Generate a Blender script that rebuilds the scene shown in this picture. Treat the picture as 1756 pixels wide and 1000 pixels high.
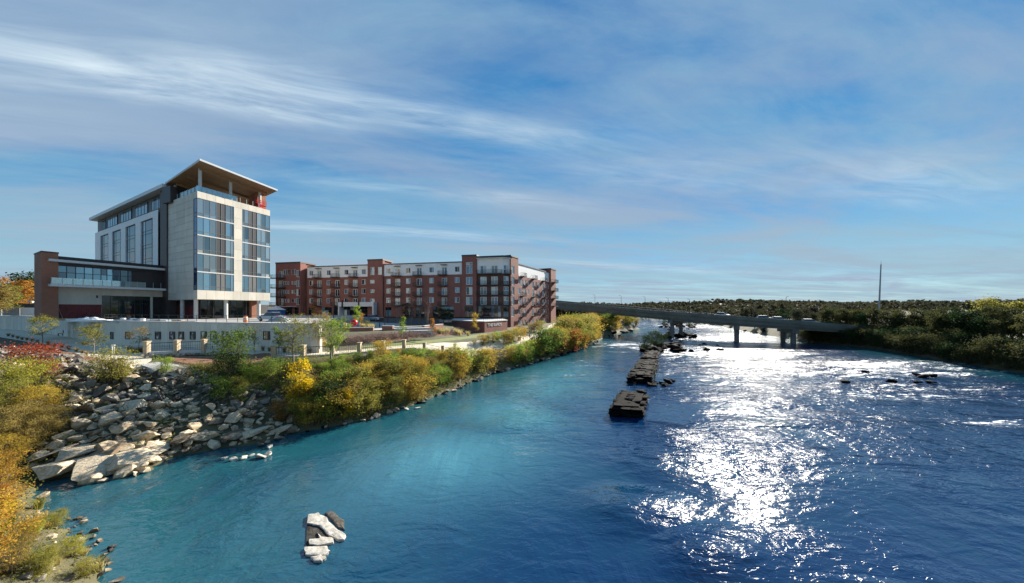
import bpy, bmesh, math, random
import numpy as np
from mathutils import Vector, Matrix, noise

for o in list(bpy.data.objects):
    bpy.data.objects.remove(o, do_unlink=True)
scene = bpy.context.scene
col = scene.collection
R = math.radians

# ------------------------------------------------------------------ camera
F, CX, HY, CZ = 560.0, 878.0, 530.0, 10.5      # focal length / principal column / horizon row of the photograph, eye height over the water
cam = bpy.data.cameras.new('camera')
cam.sensor_width = 36.0
cam.lens = 36.0 * F / 1756.0
cam.shift_y = 30.0 / 1756.0
cam.clip_start = 0.1
cam.clip_end = 20000
camo = bpy.data.objects.new('camera', cam)
col.objects.link(camo)
camo.location = (0, 0, CZ)
camo.rotation_euler = (R(90), 0, 0)
scene.camera = camo

# ------------------------------------------------------------------ sky and sun
SUN_AZ = math.atan2(1295 - CX, F)               # to the right of the view axis (+Y)
SUN_EL = R(25)
world = bpy.data.worlds.new('World')
scene.world = world
world.use_nodes = True
wn, wl = world.node_tree.nodes, world.node_tree.links
wn.clear()

def nd(nodes, typ, **kw):
    n = nodes.new(typ)
    for k, v in kw.items():
        if k.startswith('i_'):
            n.inputs[k[2:].replace('_', ' ')].default_value = v
        else:
            setattr(n, k, v)
    return n

def wmath(op, a, b=None, c=None, clamp=False):
    n = wn.new('ShaderNodeMath'); n.operation = op; n.use_clamp = clamp
    for i, v in enumerate((a, b, c)):
        if v is None: continue
        if isinstance(v, (int, float)): n.inputs[i].default_value = v
        else: wl.new(v, n.inputs[i])
    return n.outputs[0]

sky = wn.new('ShaderNodeTexSky')
sky.sky_type = 'NISHITA'
sky.sun_disc = False
sky.sun_elevation = SUN_EL
sky.sun_rotation = SUN_AZ
sky.altitude = 0
sky.air_density = 1.0
sky.dust_density = 0.0
sky.ozone_density = 3.0
tc = wn.new('ShaderNodeTexCoord')
sep = wn.new('ShaderNodeSeparateXYZ')
wl.new(tc.outputs['Generated'], sep.inputs[0])
zc = wmath('ADD', wmath('MAXIMUM', sep.outputs[2], 0.0), 0.03)
px = wmath('DIVIDE', sep.outputs[0], zc)         # where the view ray meets a flat cloud layer
py_ = wmath('DIVIDE', sep.outputs[1], zc)
q = wmath('SUBTRACT', py_, wmath('MULTIPLY', px, 0.26))   # across the wind
r = wmath('ADD', px, wmath('MULTIPLY', py_, 0.26))        # along the wind
def wnoise(sx, sy, ox, scale, detail, rough, dist=0.0):
    cmb = wn.new('ShaderNodeCombineXYZ')
    wl.new(wmath('MULTIPLY', r, sx), cmb.inputs[0]); wl.new(wmath('MULTIPLY', q, sy), cmb.inputs[1])
    cmb.inputs[2].default_value = ox
    n = wn.new('ShaderNodeTexNoise'); n.inputs['Scale'].default_value = scale
    n.inputs['Detail'].default_value = detail; n.inputs['Roughness'].default_value = rough
    n.inputs['Distortion'].default_value = dist
    wl.new(cmb.outputs[0], n.inputs['Vector'])
    return n.outputs['Fac']
def wramp(fac, stops):
    n = wn.new('ShaderNodeValToRGB')
    e = n.color_ramp.elements
    while len(e) < len(stops): e.new(0.5)
    for i, (p, v) in enumerate(stops):
        e[i].position = p
        e[i].color = (v, v, v, 1) if isinstance(v, (int, float)) else (*v, 1)
    wl.new(fac, n.inputs[0])
    return n.outputs[0]
wob = wmath('MULTIPLY', wmath('SUBTRACT', wnoise(0.5, 0.9, 3.1, 1.6, 3, 0.55), 0.5), 0.55)
qw = wmath('ADD', q, wob)
fine = wnoise(0.55, 2.6, 7.7, 2.2, 7, 0.62, 0.6)
def band(q0, w, amp, r0=None, rw=None):
    d = wmath('DIVIDE', wmath('SUBTRACT', qw, q0), w)
    g = wmath('EXPONENT', wmath('MULTIPLY', wmath('MULTIPLY', d, d), -1.0))
    if r0 is not None:
        e = wmath('DIVIDE', wmath('SUBTRACT', r, r0), rw)
        g = wmath('MULTIPLY', g, wmath('EXPONENT', wmath('MULTIPLY', wmath('MULTIPLY', e, e), -1.0)))
    return wmath('MULTIPLY', g, amp)
cir = band(1.66, 0.16, 1.25, -0.9, 1.7)
for bnd in ((1.36, 0.14, 0.55, -2.0, 0.9), (2.72, 0.14, 0.55, 0.2, 1.1), (4.05, 0.22, 0.75, -0.5, 1.8), (2.15, 0.3, 0.4, -2.6, 1.0),
            (1.55, 0.34, 0.55, 3.3, 1.0), (5.6, 0.35, 0.6, 4.0, 3.0), (2.0, 0.22, 0.45, 1.6, 0.8)):
    cir = wmath('ADD', cir, band(*bnd))
cirrus = wmath('MULTIPLY', cir, wramp(fine, [(0.30, 0.0), (0.74, 0.9)]), clamp=True)
v1 = wramp(wnoise(0.30, 0.95, 1.3, 1.1, 9, 0.62, 0.8), [(0.44, 0.0), (0.62, 1.0)])
v2 = wramp(wnoise(0.9, 2.2, 9.3, 1.3, 9, 0.66, 0.9), [(0.42, 0.0), (0.70, 1.0)])
veil = wmath('ADD', wmath('MULTIPLY', v1, 0.46), wmath('MULTIPLY', v2, 0.30), clamp=True)
mauve = wmath('MULTIPLY', wramp(wnoise(0.35, 0.75, 4.4, 0.9, 8, 0.6, 0.6), [(0.44, 0.0), (0.62, 1.0)]), wramp(sep.outputs[2], [(0.10, 0.9), (0.55, 0.4)]))
low = wmath('MULTIPLY', wramp(wnoise(0.14, 0.55, 5.0, 1.2, 8, 0.62, 0.4), [(0.36, 0.0), (0.60, 1.0)]), wramp(sep.outputs[2], [(0.02, 0.8), (0.42, 0.0)]))
hs = wn.new('ShaderNodeHueSaturation')
hs.inputs['Saturation'].default_value = 1.25
hs.inputs['Value'].default_value = 1.0
wl.new(sky.outputs[0], hs.inputs['Color'])
def wmix(fac, a, b):
    n = wn.new('ShaderNodeMix'); n.data_type = 'RGBA'
    wl.new(fac, n.inputs[0])
    for k, v in ((6, a), (7, b)):
        if isinstance(v, tuple): n.inputs[k].default_value = (*v, 1)
        else: wl.new(v, n.inputs[k])
    return n.outputs[2]
grad = wramp(sep.outputs[2], [(0.0, (1.45, 2.10, 2.42)), (0.12, (0.78, 1.65, 2.32)), (0.30, (0.20, 1.00, 2.02)), (0.75, (0.05, 0.60, 1.62))])
base_sky = wmix(wmath('ADD', 0.88, 0.0), hs.outputs[0], grad)
c1 = wmix(veil, base_sky, (1.02, 1.84, 2.50))
c1b = wmix(mauve, c1, (1.42, 1.72, 2.28))
c2 = wmix(low, c1b, (1.42, 2.05, 2.42))
c3 = wmix(cirrus, c2, (2.7, 3.25, 3.6))
bg = wn.new('ShaderNodeBackground')
bg.inputs['Strength'].default_value = 0.1
wl.new(c3, bg.inputs['Color'])
wo = wn.new('ShaderNodeOutputWorld')
wl.new(bg.outputs[0], wo.inputs[0])

sl = bpy.data.lights.new('sun', 'SUN')
sl.energy = 5.0
sl.angle = R(0.53)
sl.color = (1.0, 0.93, 0.82)
so = bpy.data.objects.new('sun', sl)
col.objects.link(so)
sd = Vector((math.sin(SUN_AZ) * math.cos(SUN_EL), math.cos(SUN_AZ) * math.cos(SUN_EL), math.sin(SUN_EL)))
so.rotation_euler = sd.to_track_quat('Z', 'Y').to_euler()
so.location = sd * 300

scene.view_settings.view_transform = 'Standard'
scene.view_settings.look = 'None'
scene.view_settings.exposure = 1.38
scene.view_settings.gamma = 1.0
scene.view_settings.use_curve_mapping = False
scene.render.engine = 'CYCLES'
scene.cycles.use_denoising = True
scene.cycles.max_bounces = 6
scene.cycles.diffuse_bounces = 3
scene.cycles.glossy_bounces = 3
scene.cycles.transparent_max_bounces = 4
scene.cycles.sample_clamp_indirect = 4.0
scene.cycles.sample_clamp_direct = 2.2

# ------------------------------------------------------------------ helpers
rnd = random.Random(11)
def P2(u, Y):                       # plan point on the sight line of photo column u at distance Y
    return Vector(((u - CX) / F * Y, Y))
def Pz(u, v, z):                    # point at height z seen at photo position u, v
    Y = F * (CZ - z) / (v - HY)
    return Vector(((u - CX) / F * Y, Y, z))
def Zat(v, Y):
    return CZ - (v - HY) / F * Y
def s_at(O, d, u):                  # distance along a plan line (O, d) where column u meets it
    k = (u - CX) / F
    return (k * O[1] - O[0]) / (d[0] - k * d[1])

def tag(o, label=None, cat=None, group=None, kind=None):
    if label: o['label'] = label
    if cat: o['category'] = cat
    if group: o['group'] = group
    if kind: o['kind'] = kind
    return o
def thing(name, loc, label, cat, group=None, rz=0.0):
    o = bpy.data.objects.new(name, None)
    o.empty_display_size = 0.2
    o.location = loc; o.rotation_euler = (0, 0, rz)
    col.objects.link(o)
    return tag(o, label, cat, group)
def root_loc(p):
    while p.parent is not None: p = p.parent
    return Vector(p.location)
def link(name, me, parent=None, loc=(0, 0, 0), rz=0.0, mat=None, scale=None):
    o = bpy.data.objects.new(name, me)
    col.objects.link(o)
    o.parent = parent
    o.location = loc; o.rotation_euler = (0, 0, rz)
    if scale is not None: o.scale = scale
    if mat is not None and len(me.materials) == 0: me.materials.append(mat)
    return o
def copy_tree(o, parent=None):
    c = o.copy(); col.objects.link(c); c.parent = parent
    for ch in list(o.children): copy_tree(ch, c)
    return c

class MB:
    """collects boxes, tubes and quads; build() makes ONE mesh object"""
    def __init__(s): s.v = []; s.f = []
    def add(s, vs, fs):
        b = len(s.v); s.v += [tuple(p) for p in vs]; s.f += [tuple(b + i for i in f) for f in fs]
    def box(s, x0, x1, y0, y1, z0, z1):
        s.add([(x0,y0,z0),(x1,y0,z0),(x1,y1,z0),(x0,y1,z0),(x0,y0,z1),(x1,y0,z1),(x1,y1,z1),(x0,y1,z1)],
              [(3,2,1,0),(4,5,6,7),(0,1,5,4),(1,2,6,5),(2,3,7,6),(3,0,4,7)])
    def fbox(s, fr, s0, s1, n0, n1, z0, z1):      # box in a facade frame: along, outward, up
        P = [fr.p(a, b, c) for c in (z0, z1) for a, b in ((s0, n0), (s1, n0), (s1, n1), (s0, n1))]
        s.add(P, [(0,1,2,3),(7,6,5,4),(4,5,1,0),(5,6,2,1),(6,7,3,2),(7,4,0,3)])
    def prism(s, poly, z0, z1):                    # vertical prism of a plan polygon (counter-clockwise); z1 may be a list
        n = len(poly)
        zz = z1 if isinstance(z1, (list, tuple)) else [z1] * n
        zb = z0 if isinstance(z0, (list, tuple)) else [z0] * n
        vs = [(p[0], p[1], zb[i]) for i, p in enumerate(poly)] + [(p[0], p[1], zz[i]) for i, p in enumerate(poly)]
        fs = [tuple(range(n - 1, -1, -1)), tuple(range(n, 2 * n))]
        fs += [(i, (i + 1) % n, n + (i + 1) % n, n + i) for i in range(n)]
        s.add(vs, fs)
    def tube(s, pts, rads, k=6, cap=True):
        pts = [Vector(p) for p in pts]; b = len(s.v); up = Vector((0.13, 0.21, 1)).normalized()
        for i, p in enumerate(pts):
            t = (pts[min(i + 1, len(pts) - 1)] - pts[max(i - 1, 0)])
            t = t.normalized() if t.length > 1e-6 else Vector((0, 0, 1))
            a = t.cross(up)
            if a.length < 1e-3: a = t.cross(Vector((1, 0, 0)))
            a.normalize(); c = t.cross(a)
            for j in range(k):
                w = 2 * math.pi * j / k
                s.v.append(tuple(p + (a * math.cos(w) + c * math.sin(w)) * rads[i]))
        for i in range(len(pts) - 1):
            for j in range(k):
                s.f.append((b + i*k + j, b + i*k + (j+1) % k, b + (i+1)*k + (j+1) % k, b + (i+1)*k + j))
        if cap:
            s.f.append(tuple(b + j for j in range(k - 1, -1, -1)))
            s.f.append(tuple(b + (len(pts) - 1) * k + j for j in range(k)))
    def mesh(s, name, mat=None, off=(0, 0, 0), smooth=False):
        me = bpy.data.meshes.new(name)
        me.from_pydata([(p[0]-off[0], p[1]-off[1], p[2]-off[2]) for p in s.v], [], s.f)
        if mat is not None: me.materials.append(mat)
        if smooth: me.polygons.foreach_set('use_smooth', [True] * len(me.polygons))
        me.update()
        return me
    def build(s, name, mat, parent=None, smooth=False, local=False):
        off = (0, 0, 0)
        if parent is not None and not local: off = root_loc(parent)
        return link(name, s.mesh(name, mat, off, smooth), parent)
class Frame:
    """a facade line in plan: origin, direction, outward normal"""
    def __init__(s, O, d, flip=1):
        s.O = Vector((O[0], O[1])); s.d = Vector((d[0], d[1])).normalized()
        s.n = Vector((s.d[1], -s.d[0])) * flip
        s.rz = math.atan2(s.d[1], s.d[0])
    def p(s, a, b, c):
        q = s.O + s.d * a + s.n * b
        return (q[0], q[1], c)
    def s(s, u): return s_at(s.O, s.d, u)
def catmull(pts, n=8):
    out = []
    P = [Vector(p) for p in pts]
    P = [P[0] * 2 - P[1]] + P + [P[-1] * 2 - P[-2]]
    for i in range(1, len(P) - 2):
        for j in range(n):
            t = j / n
            a, b, c, d = P[i-1], P[i], P[i+1], P[i+2]
            out.append(0.5 * ((2*b) + (c-a)*t + (2*a-5*b+4*c-d)*t*t + (3*b-a-3*c+d)*t**3))
    out.append(P[-2].copy())
    return out
def resample(pts, step):
    P = [Vector(p) for p in pts]; out = [P[0].copy()]; acc = 0.0; nxt = step
    for a, b in zip(P, P[1:]):
        L = (b - a).length
        while acc + L >= nxt:
            out.append(a.lerp(b, (nxt - acc) / L)); nxt += step
        acc += L
    return out

# ------------------------------------------------------------------ materials
def mat_base(name):
    m = bpy.data.materials.new(name); m.use_nodes = True
    n, l = m.node_tree.nodes, m.node_tree.links
    return m, n, l, n['Principled BSDF']
def pm(name, c, rough=0.6, metal=0.0, var=0.0, scale=3.0, bump=0.0, bscale=20.0, c2=None, spec=0.5, detail=5, stretch=None, objvar=0.0):
    """plain material: colour, optional second colour mixed by noise, fine relief"""
    m, n, l, b = mat_base(name)
    b.inputs['Base Color'].default_value = (*c, 1)
    b.inputs['Roughness'].default_value = rough
    b.inputs['Metallic'].default_value = metal
    b.inputs['Specular IOR Level'].default_value = spec
    g = n.new('ShaderNodeNewGeometry')
    vec = g.outputs['Position']
    if stretch:
        mp = n.new('ShaderNodeMapping'); mp.inputs['Scale'].default_value = stretch
        l.new(vec, mp.inputs[0]); vec = mp.outputs[0]
    if var > 0 or c2:
        t = n.new('ShaderNodeTexNoise'); t.inputs['Scale'].default_value = scale; t.inputs['Detail'].default_value = detail
        t.inputs['Roughness'].default_value = 0.65
        l.new(vec, t.inputs['Vector'])
        rp = n.new('ShaderNodeValToRGB')
        a = c2 if c2 else tuple(x * (1 - var) for x in c)
        z = c if c2 else tuple(min(1, x * (1 + var)) for x in c)
        rp.color_ramp.elements[0].position = 0.33; rp.color_ramp.elements[0].color = (*a, 1)
        rp.color_ramp.elements[1].position = 0.67; rp.color_ramp.elements[1].color = (*z, 1)
        l.new(t.outputs['Fac'], rp.inputs[0]); l.new(rp.outputs[0], b.inputs['Base Color'])
    if objvar > 0 and b.inputs['Base Color'].is_linked:      # neighbouring pieces differ a little
        oi = n.new('ShaderNodeObjectInfo'); mr = n.new('ShaderNodeMapRange'); mr.inputs[3].default_value = 1 - objvar; mr.inputs[4].default_value = 1 + objvar * .5
        l.new(oi.outputs['Random'], mr.inputs[0]); hv = n.new('ShaderNodeHueSaturation'); l.new(mr.outputs[0], hv.inputs['Value'])
        l.new(b.inputs['Base Color'].links[0].from_socket, hv.inputs['Color']); l.new(hv.outputs[0], b.inputs['Base Color'])
    if bump > 0:
        t2 = n.new('ShaderNodeTexNoise'); t2.inputs['Scale'].default_value = bscale; t2.inputs['Detail'].default_value = 6
        l.new(vec, t2.inputs['Vector'])
        bp = n.new('ShaderNodeBump'); bp.inputs['Strength'].default_value = bump; bp.inputs['Distance'].default_value = 0.05
        l.new(t2.outputs['Fac'], bp.inputs['Height']); l.new(bp.outputs[0], b.inputs['Normal'])
    return m
def leaf_mat(name, cols, trans=0.45, island=True):
    m, n, l, b = mat_base(name)
    g = n.new('ShaderNodeNewGeometry'); oi = n.new('ShaderNodeObjectInfo')
    t = n.new('ShaderNodeTexNoise'); t.inputs['Scale'].default_value = 1.1; t.inputs['Detail'].default_value = 3
    l.new(g.outputs['Position'], t.inputs['Vector'])
    a1 = n.new('ShaderNodeMath'); a1.operation = 'MULTIPLY_ADD'; a1.inputs[1].default_value = 0.5
    l.new(g.outputs['Random Per Island'], a1.inputs[0])
    a2 = n.new('ShaderNodeMath'); a2.operation = 'MULTIPLY_ADD'; a2.inputs[1].default_value = 1.0; a2.inputs[2].default_value = -0.42
    l.new(t.outputs['Fac'], a2.inputs[0]); l.new(a2.outputs[0], a1.inputs[2])
    a3 = n.new('ShaderNodeMath'); a3.operation = 'MULTIPLY_ADD'; a3.inputs[1].default_value = 0.30; a3.use_clamp = True
    l.new(oi.outputs['Random'], a3.inputs[0]); l.new(a1.outputs[0], a3.inputs[2])
    rp = n.new('ShaderNodeValToRGB'); e = rp.color_ramp.elements
    while len(e) < len(cols): e.new(0.5)
    for i, c in enumerate(cols):
        e[i].position = i / (len(cols) - 1); e[i].color = (*c, 1)
    l.new(a3.outputs[0], rp.inputs[0])
    l.new(rp.outputs[0], b.inputs['Base Color'])
    b.inputs['Roughness'].default_value = 0.8
    b.inputs['Specular IOR Level'].default_value = 0.06
    tr = n.new('ShaderNodeBsdfTranslucent'); l.new(rp.outputs[0], tr.inputs['Color'])
    mx = n.new('ShaderNodeMixShader'); mx.inputs[0].default_value = trans
    l.new(b.outputs[0], mx.inputs[1]); l.new(tr.outputs[0], mx.inputs[2])
    l.new(mx.outputs[0], n['Material Output'].inputs['Surface'])
    return m
def brick_mat(name, c1, c2, mortar, scale=1.0):
    """small far brickwork: courses far below a pixel, so colour and joints only"""
    m, n, l, b = mat_base(name)
    tcn = n.new('ShaderNodeNewGeometry')
    sp = n.new('ShaderNodeSeparateXYZ'); l.new(tcn.outputs['Position'], sp.inputs[0])
    ad = n.new('ShaderNodeMath'); ad.operation = 'ADD'; l.new(sp.outputs[0], ad.inputs[0]); l.new(sp.outputs[1], ad.inputs[1])
    cb = n.new('ShaderNodeCombineXYZ'); l.new(ad.outputs[0], cb.inputs[0]); l.new(sp.outputs[2], cb.inputs[1])
    br = n.new('ShaderNodeTexBrick'); br.inputs['Scale'].default_value = scale
    br.inputs['Color1'].default_value = (*c1, 1); br.inputs['Color2'].default_value = (*c2, 1); br.inputs['Mortar'].default_value = (*mortar, 1)
    br.inputs['Mortar Size'].default_value = 0.012; br.inputs['Brick Width'].default_value = 0.24; br.inputs['Row Height'].default_value = 0.08
    l.new(cb.outputs[0], br.inputs['Vector'])
    t = n.new('ShaderNodeTexNoise'); t.inputs['Scale'].default_value = 0.35; t.inputs['Detail'].default_value = 5
    l.new(tcn.outputs['Position'], t.inputs['Vector'])
    mx = n.new('ShaderNodeMix'); mx.data_type = 'RGBA'; mx.blend_type = 'MULTIPLY'; mx.inputs[0].default_value = 0.6
    rp = n.new('ShaderNodeValToRGB'); rp.color_ramp.elements[0].position = 0.3; rp.color_ramp.elements[0].color = (0.6, 0.6, 0.6, 1)
    rp.color_ramp.elements[1].position = 0.7; rp.color_ramp.elements[1].color = (1, 1, 1, 1)
    l.new(t.outputs['Fac'], rp.inputs[0]); l.new(br.outputs['Color'], mx.inputs[6]); l.new(rp.outputs[0], mx.inputs[7])
    l.new(mx.outputs[2], b.inputs['Base Color']); b.inputs['Roughness'].default_value = 0.85
    return m
def glass_mat(name, c, rough=0.04, spec=0.8, metal=0.0):
    """window glass seen from outside: dark room behind a mirror-like sheet, each pane a little different and a little wavy"""
    m, n, l, b = mat_base(name)
    oi = n.new('ShaderNodeObjectInfo')
    rp = n.new('ShaderNodeValToRGB')
    rp.color_ramp.elements[0].color = (*[x * 0.55 for x in c], 1); rp.color_ramp.elements[1].color = (*[min(1, x * 1.5) for x in c], 1)
    l.new(oi.outputs['Random'], rp.inputs[0]); l.new(rp.outputs[0], b.inputs['Base Color'])
    b.inputs['Roughness'].default_value = rough; b.inputs['Specular IOR Level'].default_value = spec; b.inputs['Metallic'].default_value = metal
    g = n.new('ShaderNodeNewGeometry')
    t = n.new('ShaderNodeTexNoise'); t.inputs['Scale'].default_value = 0.7; t.inputs['Detail'].default_value = 1
    l.new(g.outputs['Position'], t.inputs['Vector'])
    bp = n.new('ShaderNodeBump'); bp.inputs['Strength'].default_value = 0.06; bp.inputs['Distance'].default_value = 0.2
    l.new(t.outputs['Fac'], bp.inputs['Height']); l.new(bp.outputs[0], b.inputs['Normal'])
    return m

M = {}
M['cream'] = pm('cream_panel', (0.66, 0.60, 0.50), 0.55, var=0.10, scale=0.8, objvar=0.12, stretch=(1, 1, .25))
M['cream2'] = pm('cream_cladding', (0.60, 0.56, 0.48), 0.6, var=0.10, scale=0.8, objvar=0.12, stretch=(1, 1, .25))
M['white'] = pm('white_panel', (0.80, 0.79, 0.78), 0.5, var=0.04, scale=0.7)
M['fascia'] = pm('light_grey_metal', (0.62, 0.63, 0.64), 0.4, var=0.04)
M['dark'] = pm('dark_bronze_panel', (0.035, 0.030, 0.032), 0.45, var=0.2, scale=0.5)
M['darkbrown'] = pm('dark_brown_panel', (0.055, 0.042, 0.040), 0.55, var=0.15, scale=0.5)
M['frame'] = pm('dark_window_frame', (0.025, 0.027, 0.032), 0.4)
M['lframe'] = pm('pale_window_frame', (0.62, 0.60, 0.56), 0.5)
M['wframe'] = pm('white_window_frame', (0.75, 0.75, 0.74), 0.5)
M['wood'] = pm('timber_soffit', (0.23, 0.14, 0.075), 0.6, c2=(0.33, 0.20, 0.10), scale=1.2, stretch=(0.4, 4, 4))
M['concrete'] = pm('concrete', (0.74, 0.69, 0.58), 0.85, c2=(0.62, 0.575, 0.48), scale=0.9, bump=0.25, bscale=9, stretch=(1, 1, 0.35), objvar=0.13)
M['column'] = pm('column_concrete', (0.55, 0.54, 0.51), 0.8, var=0.08, scale=2)
M['paving'] = pm('path_paving', (0.62, 0.54, 0.41), 0.9, c2=(0.54, 0.46, 0.34), scale=0.6, bump=0.15, bscale=25)
M['plaza'] = pm('plaza_paving', (0.42, 0.40, 0.36), 0.9, c2=(0.33, 0.32, 0.29), scale=0.5)
M['deckfloor'] = pm('deck_slab', (0.36, 0.35, 0.33), 0.9, c2=(0.24, 0.23, 0.21), scale=0.7)
M['asphalt'] = pm('asphalt', (0.06, 0.06, 0.062), 0.9, var=0.2, scale=2)
M['brickA'] = brick_mat('orange_brick', (0.42, 0.15, 0.08), (0.34, 0.11, 0.06), (0.30, 0.20, 0.15))
M['brickB'] = brick_mat('red_brick', (0.33, 0.095, 0.068), (0.25, 0.070, 0.052), (0.26, 0.16, 0.13))
M['brickC'] = brick_mat('brown_brick', (0.16, 0.065, 0.050), (0.11, 0.045, 0.038), (0.13, 0.085, 0.07))
M['redpanel'] = pm('red_screen', (0.19, 0.025, 0.022), 0.6, c2=(0.11, 0.012, 0.014), scale=2.0)
M['rail'] = pm('dark_rail', (0.03, 0.03, 0.033), 0.45, metal=0.3)
M['railgrey'] = pm('galvanised_rail', (0.45, 0.46, 0.47), 0.4, metal=0.6)
M['g_blue'] = glass_mat('curtain_glass', (0.36, 0.41, 0.41), 0.05, 1.0, metal=0.75)
M['g_dark'] = glass_mat('dark_glass', (0.012, 0.016, 0.022), 0.04, 0.9)
M['g_navy'] = glass_mat('navy_glass', (0.02, 0.06, 0.16), 0.05, 1.0, metal=0.3)
M['g_teal'] = glass_mat('teal_glass', (0.20, 0.32, 0.38), 0.05, 1.0, metal=0.7)
M['g_green'] = glass_mat('shopfront_glass', (0.012, 0.024, 0.020), 0.05, 0.7)
M['louvre'] = pm('grey_infill_panel', (0.045, 0.045, 0.05), 0.5, var=0.1)
M['louvre2'] = pm('pale_infill_panel', (0.15, 0.15, 0.145), 0.5, var=0.1)
M['curtain'] = glass_mat('curtained_glass', (0.42, 0.45, 0.43), 0.12, 0.6)
M['g_grey'] = glass_mat('grey_glass', (0.13, 0.20, 0.26), 0.05, 0.9, metal=0.2)
def clear_glass():
    m, n, l, b = mat_base('rail_glass')
    tr = n.new('ShaderNodeBsdfTransparent'); tr.inputs[0].default_value = (0.80, 0.90, 0.89, 1)
    gl = n.new('ShaderNodeBsdfGlossy'); gl.inputs['Roughness'].default_value = 0.05; gl.inputs['Color'].default_value = (0.8, 0.9, 0.92, 1)
    mx = n.new('ShaderNodeMixShader'); mx.inputs[0].default_value = 0.35
    l.new(tr.outputs[0], mx.inputs[1]); l.new(gl.outputs[0], mx.inputs[2]); l.new(mx.outputs[0], n['Material Output'].inputs['Surface'])
    return m
M['railglass'] = clear_glass()
M['red'] = pm('red_paint', (0.55, 0.02, 0.025), 0.3)
M['orange'] = pm('orange_plastic', (0.75, 0.16, 0.02), 0.5)
M['blue'] = pm('blue_tarp', (0.03, 0.14, 0.42), 0.6)
M['whitep'] = pm('white_plastic', (0.78, 0.78, 0.76), 0.5, var=0.05)
M['greyp'] = pm('grey_sheet', (0.38, 0.41, 0.43), 0.5, c2=(0.22, 0.25, 0.27), scale=1.5)
M['lumber'] = pm('raw_timber', (0.42, 0.30, 0.17), 0.8, var=0.15, scale=3)
M['bark'] = pm('bark', (0.10, 0.075, 0.055), 0.9, var=0.35, scale=6)
M['barkgrey'] = pm('grey_bark', (0.20, 0.17, 0.145), 0.9, var=0.3, scale=6)
M['carwhite'] = pm('white_car_paint', (0.75, 0.76, 0.78), 0.25)
M['carsilver'] = pm('silver_car_paint', (0.40, 0.42, 0.45), 0.25, metal=0.4)
M['cardark'] = pm('dark_car_paint', (0.05, 0.06, 0.08), 0.25)
M['carred'] = pm('red_car_paint', (0.35, 0.03, 0.03), 0.25)
M['tyre'] = pm('tyre_rubber', (0.02, 0.02, 0.02), 0.8)
M['rim'] = pm('alloy_rim', (0.5, 0.5, 0.5), 0.3, metal=0.8)
M['bridge'] = pm('bridge_concrete', (0.21, 0.205, 0.165), 0.9, c2=(0.14, 0.136, 0.11), scale=0.3, spec=0.2)
M['pierc'] = pm('pier_concrete', (0.22, 0.21, 0.19), 0.9, c2=(0.13, 0.125, 0.11), scale=0.6)
M['stonepost'] = pm('tan_stone_post', (0.48, 0.38, 0.25), 0.85, var=0.15, scale=5)
M['mulch'] = pm('pine_straw_mulch', (0.26, 0.115, 0.055), 0.95, c2=(0.17, 0.08, 0.045), scale=2.5, bump=0.4, bscale=30)
M['gravel'] = pm('pale_gravel', (0.44, 0.43, 0.40), 0.95, c2=(0.30, 0.29, 0.26), scale=6, bump=0.5, bscale=30)
M['lawn'] = pm('lawn', (0.20, 0.22, 0.06), 0.95, c2=(0.13, 0.16, 0.04), scale=1.5)
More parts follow.
